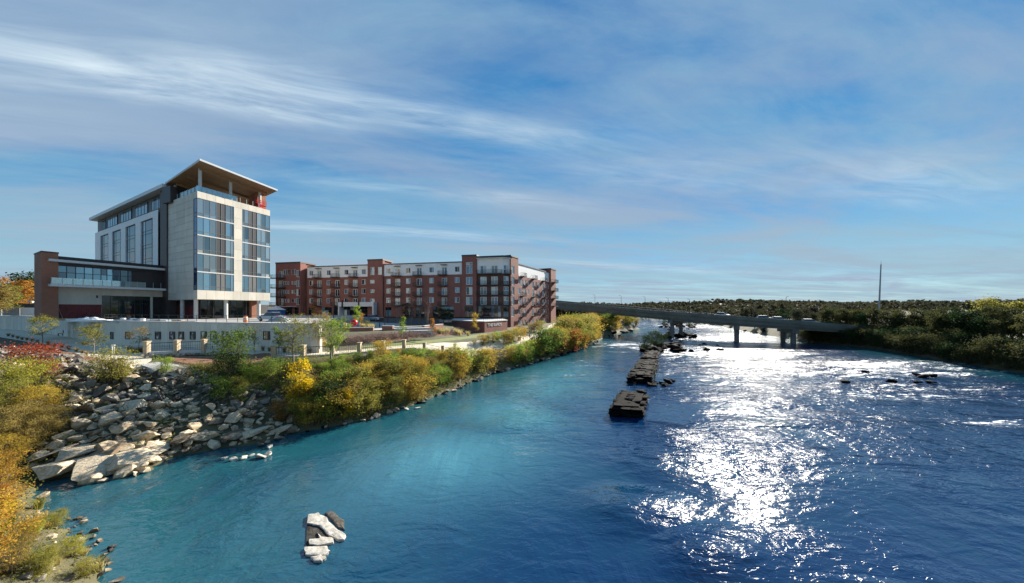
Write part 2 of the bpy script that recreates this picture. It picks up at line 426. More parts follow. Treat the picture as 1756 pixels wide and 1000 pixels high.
def rock_mat(name, ca, cb, dark, wetline=None):
    m, n, l, b = mat_base(name)
    g = n.new('ShaderNodeNewGeometry'); oi = n.new('ShaderNodeObjectInfo')
    t = n.new('ShaderNodeTexNoise'); t.inputs['Scale'].default_value = 1.3; t.inputs['Detail'].default_value = 8; t.inputs['Roughness'].default_value = 0.7
    l.new(g.outputs['Position'], t.inputs['Vector'])
    ad = n.new('ShaderNodeMath'); ad.operation = 'MULTIPLY_ADD'; ad.inputs[1].default_value = 0.55; l.new(oi.outputs['Random'], ad.inputs[0])
    sb = n.new('ShaderNodeMath'); sb.operation = 'SUBTRACT'; sb.inputs[1].default_value = 0.28; l.new(t.outputs['Fac'], sb.inputs[0]); l.new(sb.outputs[0], ad.inputs[2])
    rp = n.new('ShaderNodeValToRGB'); e = rp.color_ramp.elements; e.new(0.5)
    e[0].position = 0.18; e[0].color = (*dark, 1); e[1].position = 0.42; e[1].color = (*cb, 1); e[2].position = 0.75; e[2].color = (*ca, 1)
    l.new(ad.outputs[0], rp.inputs[0]); b.inputs['Roughness'].default_value = 0.9; b.inputs['Specular IOR Level'].default_value = 0.2
    # lichen and dirt specks, and the dark wet band just above the water
    t3 = n.new('ShaderNodeTexNoise'); t3.inputs['Scale'].default_value = 6.5; t3.inputs['Detail'].default_value = 7; t3.inputs['Roughness'].default_value = 0.75
    l.new(g.outputs['Position'], t3.inputs['Vector'])
    r3_ = n.new('ShaderNodeValToRGB'); r3_.color_ramp.elements[0].position = 0.40; r3_.color_ramp.elements[0].color = (0.55, 0.51, 0.45, 1); r3_.color_ramp.elements[1].position = 0.58; r3_.color_ramp.elements[1].color = (1, 1, 1, 1)
    l.new(t3.outputs['Fac'], r3_.inputs[0])
    sp = n.new('ShaderNodeSeparateXYZ'); l.new(g.outputs['Position'], sp.inputs[0])
    wz = n.new('ShaderNodeMapRange'); wz.inputs[1].default_value = 0.03; wz.inputs[2].default_value = 0.16; wz.inputs[3].default_value = 0.30; wz.inputs[4].default_value = 1.0
    l.new(sp.outputs[2], wz.inputs[0])
    m1 = n.new('ShaderNodeMix'); m1.data_type = 'RGBA'; m1.blend_type = 'MULTIPLY'; m1.inputs[0].default_value = 0.8; l.new(rp.outputs[0], m1.inputs[6]); l.new(r3_.outputs[0], m1.inputs[7])
    m2 = n.new('ShaderNodeMix'); m2.data_type = 'RGBA'; m2.blend_type = 'MULTIPLY'; m2.inputs[0].default_value = 1.0; l.new(m1.outputs[2], m2.inputs[6]); l.new(wz.outputs[0], m2.inputs[7])
    l.new(m2.outputs[2], b.inputs['Base Color'])
    t2 = n.new('ShaderNodeTexNoise'); t2.inputs['Scale'].default_value = 5; t2.inputs['Detail'].default_value = 9; t2.inputs['Roughness'].default_value = 0.7
    mp = n.new('ShaderNodeMapping'); mp.inputs['Scale'].default_value = (0.6, 0.6, 2.0); l.new(g.outputs['Position'], mp.inputs[0]); l.new(mp.outputs[0], t2.inputs['Vector'])
    bp = n.new('ShaderNodeBump'); bp.inputs['Strength'].default_value = 0.7; bp.inputs['Distance'].default_value = 0.12
    l.new(t2.outputs['Fac'], bp.inputs['Height']); l.new(bp.outputs[0], b.inputs['Normal'])
    return m
M['rock_tan'] = rock_mat('tan_rock', (0.72, 0.61, 0.44), (0.55, 0.44, 0.30), (0.17, 0.125, 0.085))
M['rock_dark'] = rock_mat('grey_riprap', (0.30, 0.275, 0.235), (0.15, 0.135, 0.12), (0.05, 0.045, 0.042))
M['rock_black'] = rock_mat('wet_dark_rock', (0.013, 0.012, 0.012), (0.007, 0.007, 0.008), (0.003, 0.003, 0.004))
M['rock_white'] = pm('bleached_rock', (0.60, 0.56, 0.48), 0.9, c2=(0.27, 0.245, 0.205), scale=4.5, bump=0.6, bscale=6, spec=0.2)
M['mullion'] = pm('grey_mullion', (0.17, 0.18, 0.185), 0.45)
M['rock_black'].node_tree.nodes['Principled BSDF'].inputs['Specular IOR Level'].default_value = 0.05
M['ground'] = pm('bank_soil', (0.11, 0.095, 0.045), 0.95, c2=(0.05, 0.052, 0.026), scale=0.55, bump=0.6, bscale=4)
# ------------------------------------------------------------------ river, banks and terrain
LB = [(-13.0, -30), (-13.6, -5), (-14.2, 6), (-14.2, 11.3), (-16.4, 13.2), (-19.6, 15.0), (-25.0, 17.4), (-29.0, 20.0), (-26.0, 20.6), (-23.2, 20.8), (-24.0, 22.8),
      (-22.2, 24.4), (-19.4, 25.2), (-18.7, 27.4), (-16.3, 28.7), (-14.1, 30.6), (-11.2, 34.6), (-7.6, 42.6), (-2.9, 53.5), (4.6, 64), (17.5, 84), (33, 118),
      (50, 150), (68, 174), (66, 190), (74, 230), (108, 327), (135, 420)]
RB = [(160, 400), (142, 294), (133, 212), (108, 150), (93, 104), (96, 92), (96, 86), (89, 69), (83.5, 53), (79, 36), (76, 10), (75, -30)]
poly = np.array(LB + RB, float)
segA = np.array(LB[:-1] + RB[:-1], float); segB = np.array(LB[1:] + RB[1:], float)
side = np.array([0] * (len(LB) - 1) + [1] * (len(RB) - 1))
def sdist(x, y):
    """signed distance to the waterline: > 0 on land; also which bank is nearer"""
    x = np.asarray(x, float).ravel(); y = np.asarray(y, float).ravel()
    best = np.full(x.shape, 1e9); bank = np.zeros(x.shape, int)
    for a, b, sd_ in zip(segA, segB, side):
        ab = b - a; t = np.clip(((x - a[0]) * ab[0] + (y - a[1]) * ab[1]) / (ab @ ab), 0, 1)
        d = np.hypot(x - a[0] - t * ab[0], y - a[1] - t * ab[1])
        m = d < best; best[m] = d[m]; bank[m] = sd_
    ins = np.zeros(x.shape, bool); j = len(poly) - 1
    for i in range(len(poly)):
        xi, yi = poly[i]; xj, yj = poly[j]
        c = ((yi > y) != (yj > y)) & (x < (xj - xi) * (y - yi) / (yj - yi + 1e-12) + xi)
        ins ^= c; j = i
    return np.where(ins, -best, best), bank
def sst(a, b, t):
    t = np.clip((t - a) / (b - a), 0, 1); return t * t * (3 - 2 * t)
def nfield(x, y, sc, ox=0.0):
    return np.array([noise.fractal(Vector((a / sc + ox, b / sc - ox, 0.37)), 0.8, 2.0, 4) for a, b in zip(x, y)])
FENCE = [P2(470, 36.7), P2(551, 37.9), P2(629, 40.8), P2(695, 44.6), P2(748, 47.5), P2(794, 51.3), P2(833, 56.0), P2(863, 60), P2(888, 64), P2(915, 71.5), P2(942, 81), P2(956, 95), P2(965, 118), P2(972, 150)]
fence_line = catmull(FENCE, 6)
def fdist(x, y):
    best = np.full(x.shape, 1e9)
    for a, b in zip(fence_line, fence_line[1:]):
        ab = b - a; t = np.clip(((x - a[0]) * ab[0] + (y - a[1]) * ab[1]) / (ab @ ab), 0, 1)
        best = np.minimum(best, np.hypot(x - a[0] - t * ab[0], y - a[1] - t * ab[1]))
    return best
def terrain(x, y):
    x = np.asarray(x, float).ravel(); y = np.asarray(y, float).ravel()
    d, bank = sdist(x, y)
    n1 = nfield(x, y, 3.1); n2 = nfield(x, y, 180.0, 3.0)
    w = 13.0 + (7.4 - 13.0) * sst(26, 36, y)
    t = np.clip(d / w, 0, 1)
    rough = sst(0.05, 0.3, t) * (1 - sst(0.75, 1.0, t))
    hl = 5.05 * (1 - (1 - t) ** 1.35) + 0.30 * n1 * rough
    hl += 0.28 * sst(34, 22, y) * sst(0.9, 1.0, t)
    fd = fdist(x, y)
    up = sst(-9, -17, x) * sst(-56, -42, x) * sst(44, 50, y) * (1.6 * sst(4, 15, fd) + 1.1 * sst(15, 46, fd))
    hl += np.where(d > w, up, 0)
    hr = 3.6 * sst(-0.5, 7, d) + 1.2 * sst(7, 26, d) + 0.25 * n1 * sst(0, 3, d)
    hw = -0.35 - 0.30 * np.clip(-d, 0, 5)
    h = np.where(d < 0, np.maximum(hw, -2.2), np.where(bank == 0, hl, hr))
    far = np.hypot(x - 60, y)
    h += np.where(d > 0, sst(330, 760, far) * (11 + 9 * n2) * sst(0, 120, d), 0)
    h -= sst(2500, 4800, np.hypot(x, y)) * 40
    return h
def H(x, y): return float(terrain([x], [y])[0])
def lines(segs):
    out = []
    for a, b, st in segs:
        n = max(1, int(round((b - a) / st))); out += [a + (b - a) * i / n for i in range(n)]
    return np.array(out + [segs[-1][1]])
xs = lines([(-5000, -1000, 800), (-1000, -200, 100), (-200, -60, 6), (-60, 22, 0.6), (22, 150, 3.2), (150, 400, 20), (400, 1200, 60), (1200, 5000, 700)])
ys = lines([(-600, -40, 80), (-40, 4, 4), (4, 70, 0.6), (70, 190, 2.4), (190, 440, 10), (440, 1200, 40), (1200, 6000, 700)])
gx, gy = np.meshgrid(xs, ys)
gz = terrain(gx, gy)
nx, ny = len(xs), len(ys)
me = bpy.data.meshes.new('ground')
idx = np.arange(nx * ny).reshape(ny, nx)
fq = np.stack([idx[:-1, :-1], idx[:-1, 1:], idx[1:, 1:], idx[1:, :-1]], -1).reshape(-1, 4)
me.from_pydata(np.stack([gx.ravel(), gy.ravel(), gz], -1).tolist(), [], fq.tolist())
me.polygons.foreach_set('use_smooth', [True] * len(me.polygons))
ground = link('ground', me, mat=M['ground'])
tag(ground, kind='structure')

# ---- water: one sheet, finer close to the camera, waves as real relief, small ripples as bump
def water_mat():
    m, n, l, b = mat_base('river_water')
    g = n.new('ShaderNodeNewGeometry')
    def nz(scale, det, sx, sy, dist=0.0, rough=0.6):
        mp = n.new('ShaderNodeMapping'); mp.inputs['Scale'].default_value = (sx, sy, 1)
        mp.inputs['Rotation'].default_value = (0, 0, R(-28))
        l.new(g.outputs['Position'], mp.inputs[0])
        t = n.new('ShaderNodeTexNoise'); t.inputs['Scale'].default_value = scale; t.inputs['Detail'].default_value = det
        t.inputs['Roughness'].default_value = rough; t.inputs['Distortion'].default_value = dist
        l.new(mp.outputs[0], t.inputs['Vector']); return t.outputs['Fac']
    def mth(op, a, c, clamp=False):
        k = n.new('ShaderNodeMath'); k.operation = op; k.use_clamp = clamp
        for i, v in enumerate((a, c)):
            if isinstance(v, (int, float)): k.inputs[i].default_value = v
            else: l.new(v, k.inputs[i])
        return k.outputs[0]
    at = n.new('ShaderNodeAttribute'); at.attribute_name = 'rapid'
    rap = at.outputs['Fac']
    ripple = nz(2.2, 2, 1.0, 1.7, 0.6)
    chop = nz(0.62, 1.5, 0.8, 1.5, 0.9, 0.5)
    swell = nz(0.20, 1.5, 0.6, 1.5, 0.6, 0.5)
    flow = nz(0.20, 6, 1.5, 0.30, 1.6)                      # current lines
    patch = nz(0.085, 3, 1.0, 1.0, 0.8)
    pr = n.new('ShaderNodeValToRGB'); pr.color_ramp.elements[0].position = 0.45; pr.color_ramp.elements[1].position = 0.62
    l.new(mth('ADD', mth('MULTIPLY', patch, 0.8), mth('MULTIPLY', flow, 0.2)), pr.inputs[0])
    amp = mth('ADD', mth('MULTIPLY', pr.outputs[0], 0.75), mth('ADD', mth('MULTIPLY', rap, 2.2), 0.36))
    hgt = mth('ADD', mth('MULTIPLY', mth('ADD', mth('MULTIPLY', ripple, 0.048), mth('MULTIPLY', chop, 0.13)), amp), mth('MULTIPLY', swell, mth('MULTIPLY', rap, 1.5)))
    bp = n.new('ShaderNodeBump'); bp.inputs['Strength'].default_value = 1.0; bp.inputs['Distance'].default_value = 1.0
    l.new(hgt, bp.inputs['Height'])
    # body colour: shallower greenish water by the banks, deep blue midstream
    dp = n.new('ShaderNodeAttribute'); dp.attribute_name = 'depth'
    mix = n.new('ShaderNodeMix'); mix.data_type = 'RGBA'
    mix.inputs[6].default_value = (0.010, 0.080, 0.105, 1); mix.inputs[7].default_value = (0.002, 0.022, 0.075, 1)
    l.new(mth('ADD', dp.outputs['Fac'], mth('ADD', mth('MULTIPLY', mth('SUBTRACT', patch, 0.5), 1.2), mth('MULTIPLY', mth('SUBTRACT', flow, 0.5), 0.5)), True), mix.inputs[0])
    # pale sky reflection painted into the water's body colour
    si = n.new('ShaderNodeAttribute'); si.attribute_name = 'painted_sheen'
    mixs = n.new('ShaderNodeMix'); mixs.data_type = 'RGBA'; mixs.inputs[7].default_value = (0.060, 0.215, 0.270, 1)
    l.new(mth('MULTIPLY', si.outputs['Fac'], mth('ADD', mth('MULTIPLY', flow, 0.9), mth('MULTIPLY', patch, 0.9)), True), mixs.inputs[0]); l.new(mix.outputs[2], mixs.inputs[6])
    # white water
    fo = nz(1.1, 9, 0.55, 1.7, 1.2, 0.72); fo2 = nz(0.16, 4, 0.6, 1.8, 1.0)
    thr = mth('SUBTRACT', 0.765, mth('MULTIPLY', rap, 0.27))
    fm = mth('MULTIPLY', mth('SUBTRACT', mth('ADD', mth('MULTIPLY', fo, 0.65), mth('MULTIPLY', fo2, 0.45)), thr), 9.0, True)
    mix2 = n.new('ShaderNodeMix'); mix2.data_type = 'RGBA'; mix2.inputs[7].default_value = (0.80, 0.84, 0.88, 1)
    l.new(fm, mix2.inputs[0]); l.new(mixs.outputs[2], mix2.inputs[6])
    l.new(mix2.outputs[2], b.inputs['Base Color'])
    l.new(mth('ADD', mth('MULTIPLY', fm, 0.5), mth('ADD', mth('MULTIPLY', rap, 0.10), 0.045)), b.inputs['Roughness'])
    b.inputs['IOR'].default_value = 1.42
    b.inputs['Specular IOR Level'].default_value = 1.0
    l.new(bp.outputs[0], b.inputs['Normal'])
    return m
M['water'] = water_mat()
wy = np.concatenate([np.linspace(-30, 8, 12, endpoint=False), 8 * (460 / 8) ** (np.arange(330) / 329)])
wk = np.linspace(-2.6, 2.6, 420)
WX = []; WY = []
for yv in wy:
    sp_ = max(yv, 14.0)
    WX.append(np.clip(wk * sp_, -60, 200)); WY.append(np.full(wk.shape, yv))
WX = np.array(WX); WY = np.array(WY)
fx, fy = WX.ravel(), WY.ravel()
dd, _ = sdist(fx, fy)
dd = -dd
def blob(x0, y0, sx, sy, rot=0.0):
    c, s_ = math.cos(rot), math.sin(rot)
    a = ((fx - x0) * c + (fy - y0) * s_) / sx; b_ = (-(fx - x0) * s_ + (fy - y0) * c) / sy
    return np.exp(-(a * a + b_ * b_))
rap = np.zeros_like(fx)
for args in ((66, 60, 46, 16, 0.05, .84), (50, 80, 36, 16, 0.1, .85), (75, 120, 60, 30, 0.5, .68), (100, 220, 70, 100, 0.3, .68), (35, 95, 20, 26, 0.7, .8), (24, 56, 12, 6, 0.6, .55),
             (11, 58, 9, 26, -0.35, .50), (11, 22.5, 3.6, 3.0, 0.3, .44), (6.5, 17.3, 2.6, 1.8, 0.2, .48), (8.6, 14.2, 2.2, 1.4, 0.2, .62), (13.5, 27, 3, 3, 0.3, .5), (30, 38, 14, 8, 0.15, .46), (24, 30, 8, 4, 0.1, .36), (56, 42, 32, 12, 0.1, .70), (44, 30, 26, 8, 0.05, .54), (32, 22, 16, 5, 0.0, .40), (45, 31, 18, 4, 0.1, .30), (1.0, 31, 5, 3, 0.4, .36)):
    rap = np.maximum(rap, blob(*args[:5]) * args[5])
painted_sheen = np.maximum(blob(-4, 23.5, 7, 5.5, .4), np.maximum(blob(0, 33, 5, 7, .3), blob(7, 50, 6, 16, -.35)))  # stretches of water that get the painted pale reflection
depth = np.clip(sst(0.0, 16.0, dd), 0, 1)
wv = np.zeros_like(fx)
for i, (lam, am, ang) in enumerate(((9.0, 0.035, 0.5), (4.2, 0.03, -0.2), (2.3, 0.022, 0.9))):
    c, s_ = math.cos(ang), math.sin(ang)
    near = (np.maximum(fy, 14) < lam * 34)
    t = np.zeros_like(fx)
    ii = np.nonzero(near)[0]
    t[ii] = [noise.noise(Vector(((fx[k] * c + fy[k] * s_) / lam * 0.55, (-fx[k] * s_ + fy[k] * c) / lam, i * 7.1))) for k in ii]
    wv += t * am * (0.6 + 7.0 * rap)
wv *= np.clip(dd / 1.5, 0.1, 1)
me = bpy.data.meshes.new('river')
nX, nY = len(wk), len(wy)
idx = np.arange(nX * nY).reshape(nY, nX)
fq = np.stack([idx[:-1, :-1], idx[:-1, 1:], idx[1:, 1:], idx[1:, :-1]], -1).reshape(-1, 4)
fc = dd[fq].max(1) > -3.0
fq = fq[fc]
me.from_pydata(np.stack([fx, fy, wv], -1).tolist(), [], fq.tolist())
me.polygons.foreach_set('use_smooth', [True] * len(me.polygons))
for nm, arr in (('rapid', rap), ('depth', depth), ('painted_sheen', painted_sheen)):
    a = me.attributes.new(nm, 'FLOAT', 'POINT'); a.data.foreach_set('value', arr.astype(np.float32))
bm = bmesh.new(); bm.from_mesh(me)
bmesh.ops.delete(bm, geom=[v for v in bm.verts if not v.link_faces], context='VERTS')
bmesh.ops.dissolve_degenerate(bm, dist=1e-4, edges=bm.edges)
bm.to_mesh(me); bm.free()
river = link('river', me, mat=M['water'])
tag(river, kind='structure')

# ---- sheets laid over the terrain
def sheet(name, outer, inner, n, dz, mat, kind='structure', parent=None, zfun=None):
    """strip between two plan lines, following the ground"""
    k = len(outer); vs = []; fs = []
    for i in range(k):
        for j in range(n + 1):
            p = Vector(outer[i]).lerp(Vector(inner[i]), j / n); vs.append((p[0], p[1]))
    hh = terrain([p[0] for p in vs], [p[1] for p in vs]) if zfun is None else [zfun(*p) for p in vs]
    for i in range(k - 1):
        for j in range(n):
            a = i * (n + 1) + j; fs.append((a, a + 1, a + n + 2, a + n + 1))
    me = bpy.data.meshes.new(name)
    me.from_pydata([(p[0], p[1], h + dz) for p, h in zip(vs, hh)], [], fs)
    bm = bmesh.new(); bm.from_mesh(me); bmesh.ops.recalc_face_normals(bm, faces=bm.faces)
    if sum(f.normal.z for f in bm.faces) < 0: bmesh.ops.reverse_faces(bm, faces=bm.faces)
    bm.to_mesh(me); bm.free()
    o = link(name, me, parent, mat=mat)
    if kind: tag(o, kind=kind)
    return o
def offset(line, dist):
    out = []
    for i, p in enumerate(line):
        t = (line[min(i + 1, len(line) - 1)] - line[max(i - 1, 0)]).normalized()
        out.append(p + Vector((-t[1], t[0])) * dist)
    return out
# riverwalk beside the fence
sheet('riverwalk_path', offset(fence_line, 0.5), offset(fence_line, 3.6), 5, 0.07, M['paving'])

# ---- the curved concrete deck wall
DZ = 8.5
WALLP = [P2(-60, 98), P2(29, 84), P2(70, 74), P2(103, 66.5), P2(150, 55.5), P2(198, 49.6), P2(250, 47.2), P2(300, 45.8), P2(350, 44.2), P2(400, 43), P2(470, 41.5), P2(547, 40)]
wall_line = catmull(WALLP, 8)
# the promenade below the wall
edge = [P2(-60, 78), P2(0, 62), P2(60, 51), P2(100, 44.2), P2(140, 37.6), P2(200, 31.7), P2(232, 29.6), P2(258, 33.5), P2(264, 36.6), P2(295, 37.4), P2(334, 38.0), P2(366, 38.8), P2(420, 38.9), P2(470, 37.6), P2(547, 38.3)]
edge_r = catmull(edge, 10)
nwl = len(edge_r)
cum = [0.0]
for a, b in zip(wall_line, wall_line[1:]): cum.append(cum[-1] + (b - a).length)
def wl_at(d):
    d = min(max(d, 0), cum[-1] - 1e-4)
    for i in range(len(cum) - 1):
        if cum[i + 1] >= d:
            return wall_line[i].lerp(wall_line[i + 1], (d - cum[i]) / (cum[i + 1] - cum[i]))
def wl_near(p):
    return min((i for i in range(len(wall_line))), key=lambda i: (wall_line[i] - p).length)
inner = []
last = 0.0
for i, p in enumerate(edge_r):
    k = (p[0] / p[1]); best = None
    for j, (a, b) in enumerate(zip(wall_line, wall_line[1:])):
        ka, kb = a[0] / a[1], b[0] / b[1]
        if ka <= k <= kb: best = a.lerp(b, (k - ka) / (kb - ka + 1e-9)); break
    if best is None: best = wall_line[0] if k < wall_line[0][0] / wall_line[0][1] else wall_line[-1]
    inner.append(best)
sheet('promenade', edge_r, inner, 8, 0.09, M['paving'])
deck_poly = [(p[0], p[1]) for p in wall_line] + [(-37.5, 61), (-34, 78), (-62, 120), (-150, 150), (-190, 120)]
mb = MB()
hollow = offset(wall_line, 0.5)
dp = [(p[0], p[1]) for p in hollow] + deck_poly[len(wall_line):]
mb.prism(dp, DZ - 3.6, DZ)
deck = mb.build('hotel_deck_ground', M['deckfloor']); tag(deck, kind='structure')
bm = bmesh.new(); bm.from_mesh(deck.data); bmesh.ops.triangulate(bm, faces=[f for f in bm.faces if len(f.verts) > 4]); bmesh.ops.recalc_face_normals(bm, faces=bm.faces); bm.to_mesh(deck.data); bm.free()
rw = thing('retaining_wall', (*wall_line[-1], 5.0), 'long curved pale concrete retaining wall with square picture windows below the hotel', 'wall')
mb = MB()
for a, b in zip(wall_line, wall_line[1:]):
    t = (b - a).normalized(); nn = Vector((-t[1], t[0]))
    mb.prism([a + nn * 0.05, b + nn * 0.05, b + nn * 0.5, a + nn * 0.5], 4.2, DZ - 0.05)
mb.build('core', M['concrete'], rw)
# panels poured side by side, each its own piece with an open joint
PW = 1.22
npan = int(cum[-1] / PW)
for i in range(npan):
    a, b = wl_at(i * PW + 0.012), wl_at((i + 1) * PW - 0.012)
    t = (b - a).normalized(); nn = Vector((-t[1], t[0])); o_ = rnd.uniform(-0.008, 0.008)
    mb = MB(); mb.prism([a - nn * (0.03 + o_), b - nn * (0.03 + o_), b + nn * 0.045, a + nn * 0.045], 4.6, DZ + 0.12 + rnd.uniform(-.004, .004))
    mb.build('panel', M['concrete'], rw)
mb = MB()
for a, b in zip(wall_line, wall_line[1:]):
    t = (b - a).normalized(); nn = Vector((-t[1], t[0]))
    mb.prism([a - nn * 0.09, b - nn * 0.09, b + nn * 0.5, a + nn * 0.5], DZ + 0.125, DZ + 0.24)
mb.build('coping', M['column'], rw)
def picture_mat(seed):
    m, n, l, b = mat_base('display_picture')
    g = n.new('ShaderNodeNewGeometry')
    t = n.new('ShaderNodeTexNoise'); t.inputs['Scale'].default_value = 2.2; t.inputs['Detail'].default_value = 2; t.noise_dimensions = '4D'; t.inputs['W'].default_value = seed * 3.3
    l.new(g.outputs['Position'], t.inputs['Vector'])
    rp = n.new('ShaderNodeValToRGB'); e = rp.color_ramp.elements; e.new(0.5); rr = random.Random(seed)
    e[0].position = 0.36; e[0].color = (0.03, 0.03, 0.035, 1); e[1].position = 0.5; e[1].color = (rr.uniform(.1, .45), rr.uniform(.08, .25), rr.uniform(.06, .25), 1); e[2].position = 0.6; e[2].color = (0.62, 0.62, 0.6, 1)
    l.new(t.outputs['Fac'], rp.inputs[0]); l.new(rp.outputs[0], b.inputs['Base Color']); b.inputs['Roughness'].default_value = 0.25
    return m
pics = [picture_mat(i) for i in range(5)]
for i, u in enumerate((168, 193, 220, 272, 296.5, 312, 331.5, 350.5, 367, 387, 410, 433, 458)):
    k = (u - CX) / F
    for a, b in zip(wall_line, wall_line[1:]):
        if a[0] / a[1] <= k <= b[0] / b[1]:
            p = a.lerp(b, (k - a[0]/a[1]) / (b[0]/b[1] - a[0]/a[1])); t = (b - a).normalized(); break
    fr = Frame(p, t)
    zc_ = 10.5 - 46.0 * p[1] / F + 0.05
    hw, hh = 0.53, 0.55
    mb = MB()
    mb.fbox(fr, -hw, hw, 0.03, 0.12, zc_ + hh - 0.07, zc_ + hh); mb.fbox(fr, -hw, hw, 0.03, 0.12, zc_ - hh, zc_ - hh + 0.07)
    mb.fbox(fr, -hw, -hw + 0.07, 0.03, 0.12, zc_ - hh + 0.071, zc_ + hh - 0.071); mb.fbox(fr, hw - 0.34, hw, 0.03, 0.12, zc_ - hh + 0.071, zc_ + hh - 0.071)
    w = mb.build('window_frame', M['frame'], rw)
    mb = MB(); mb.fbox(fr, -hw + 0.071, hw - 0.341, 0.03, 0.055, zc_ - hh + 0.072, zc_ + hh - 0.072)
    mb.build('picture', pics[i % 5], w)
# ------------------------------------------------------------------ building helpers
def wall_open(name, fr, s0, s1, z0, z1, ops, mat, parent, depth=0.22, n0=0.0):
    """outer wall skin with real openings and reveals; ops = (s0, s1, z0, z1)"""
    ops = [(max(a, s0), min(b, s1), max(c, z0), min(d, z1)) for a, b, c, d in ops]
    ss = sorted({round(x, 4) for o in ops for x in o[:2]} | {s0, s1}); zz = sorted({round(x, 4) for o in ops for x in o[2:]} | {z0, z1})
    mb = MB(); vid = {}
    def V(a, z):
        if (a, z) not in vid: vid[(a, z)] = len(mb.v); mb.v.append(fr.p(a, n0, z))
        return vid[(a, z)]
    for a, b in zip(ss, ss[1:]):
        for c, d in zip(zz, zz[1:]):
            ma, mz = (a + b) / 2, (c + d) / 2
            if any(o[0] < ma < o[1] and o[2] < mz < o[3] for o in ops): continue
            mb.f.append((V(a, c), V(b, c), V(b, d), V(a, d)))
    for a, b, c, d in ops:
        A, B = n0, n0 - depth
        mb.add([fr.p(a, A, c), fr.p(b, A, c), fr.p(b, A, d), fr.p(a, A, d), fr.p(a, B, c), fr.p(b, B, c), fr.p(b, B, d), fr.p(a, B, d)],
               [(0, 1, 5, 4), (1, 2, 6, 5), (2, 3, 7, 6), (3, 0, 4, 7)])
    return mb.build(name, mat, parent)
mesh_cache = {}
def cmesh(key, fn):
    if key not in mesh_cache: mesh_cache[key] = fn()
    return mesh_cache[key]
def local_of(parent, p):
    r_ = root_loc(parent)
    return (p[0] - r_[0], p[1] - r_[1], p[2] - r_[2])
def panel(fr, parent, s0, s1, z0, z1, mat, th=0.05, n0=0.0, name='panel', gap=0.012):
    w, h = s1 - s0 - 2 * gap, z1 - z0 - 2 * gap
    def mk():
        mb = MB(); mb.box(0, w, -th, 0, 0, h); return mb.mesh(name, mat)
    me = cmesh((name, round(w, 3), round(h, 3), th, mat.name), mk)
    return link(name, me, parent, local_of(parent, fr.p(s0 + gap, n0, z0 + gap)), fr.rz)
def window(fr, parent, s0, s1, z0, z1, cols, rows, fmat, glass, inset=0.12, ft=0.06, name='window', fd=0.08):
    """frame mesh as a part, each pane its own sub-part; cols / rows are relative sizes, glass(i, j) gives a material"""
    w, h = s1 - s0, z1 - z0
    cx_ = [0.0]; rz_ = [0.0]
    for c in cols: cx_.append(cx_[-1] + c / sum(cols) * w)
    for r_ in rows: rz_.append(rz_[-1] + r_ / sum(rows) * h)
    def mk():
        mb = MB(); hf = ft / 2
        for x in cx_:
            a = min(max(x - hf, 0), w - ft); mb.box(a, a + ft, -fd, 0, 0, h)
        for z in rz_:
            a = min(max(z - hf, 0), h - ft); mb.box(ft * .5, w - ft * .5, -fd + 0.004, -0.004, a, a + ft)
        return mb.mesh(name, fmat)
    me = cmesh((name, round(w, 3), round(h, 3), tuple(cols), tuple(rows), fmat.name, ft, fd), mk)
    wo_ = link(name, me, parent, local_of(parent, fr.p(s0, -inset, z0)), fr.rz)
    for i in range(len(cols)):
        for j in range(len(rows)):
            g = glass(i, j)
            if g is None: continue
            pw_, ph = cx_[i + 1] - cx_[i], rz_[j + 1] - rz_[j]
            def mkp():
                mb = MB(); mb.box(0, pw_, -fd * .45, -fd * .2, 0, ph); return mb.mesh('pane', g)
            pme = cmesh(('pane', round(pw_, 3), round(ph, 3), g.name, fd), mkp)
            link('pane', pme, wo_, (cx_[i], 0, rz_[j]))
    return wo_
def pick(*ms):
    return lambda i, j: rnd.choice(ms)

# ------------------------------------------------------------------ hotel
C = Vector(((338 - CX) / F * 63.3, 63.3))
d1 = Vector(((1090 - CX) / F, 1)).normalized()
d2 = Vector(((-180 - CX) / F, 1)).normalized()
hotel = thing('hotel_building', (C[0], C[1], DZ), 'tall pale hotel tower with floating timber roof canopy, long dark topped wing and glass podium', 'building')
fR = Frame(C, d1); fL = Frame(C, -d2)
sR = fR.s(463); sL = fL.s(288.5); sW = fL.s(163)
ZB, ZT = 12.4, 33.4
Rb = C + d1 * sR; Lb = C + d2 * (-sL)
# solid core set back behind the cladding
def inset_poly(pts, k):
    c = sum((Vector(p) for p in pts), Vector((0, 0))) / len(pts)
    return [Vector(p) + (c - Vector(p)).normalized() * k for p in pts]
tower = [C, Rb, Rb + d2 * (-sL + 1), Lb + d2 * 1.0]
mb = MB(); mb.prism(inset_poly(tower, 0.45), ZB + 0.02, ZT - 0.9); mb.build('tower_core', M['cream2'], hotel)
mb = MB(); mb.prism(inset_poly(tower, 0.06), ZB - 0.02, ZB + 0.015); mb.build('soffit', M['cream2'], hotel)
# left face: ship-lap cream panels, narrow glass return at the corner
sG = fL.s(332)
rows = 15; rh = (ZT - ZB) / rows
cols_ = [sL, sL + (sG - sL) / 3, sL + 2 * (sG - sL) / 3, sG]
for i in range(rows):
    for a, b in zip(cols_, cols_[1:]): panel(fL, hotel, a, b, ZB + i * rh, ZB + (i + 1) * rh, M['cream2'], n0=-0.05, gap=0.02)
panel(fL, hotel, sG, -0.03, 32.1, ZT, M['cream2'], n0=-0.05); panel(fL, hotel, sG, -0.03, ZB, 14.2, M['cream2'], n0=-0.05)
wz0, wz1 = 14.2, 32.1
fl_rows = [0.28, 1] * 5
navy = M['g_navy']
window(fL, hotel, sG, -0.03, wz0, wz1, [1], fl_rows, M['frame'], lambda i, j: navy, inset=0.06, ft=0.07, name='corner_glazing')
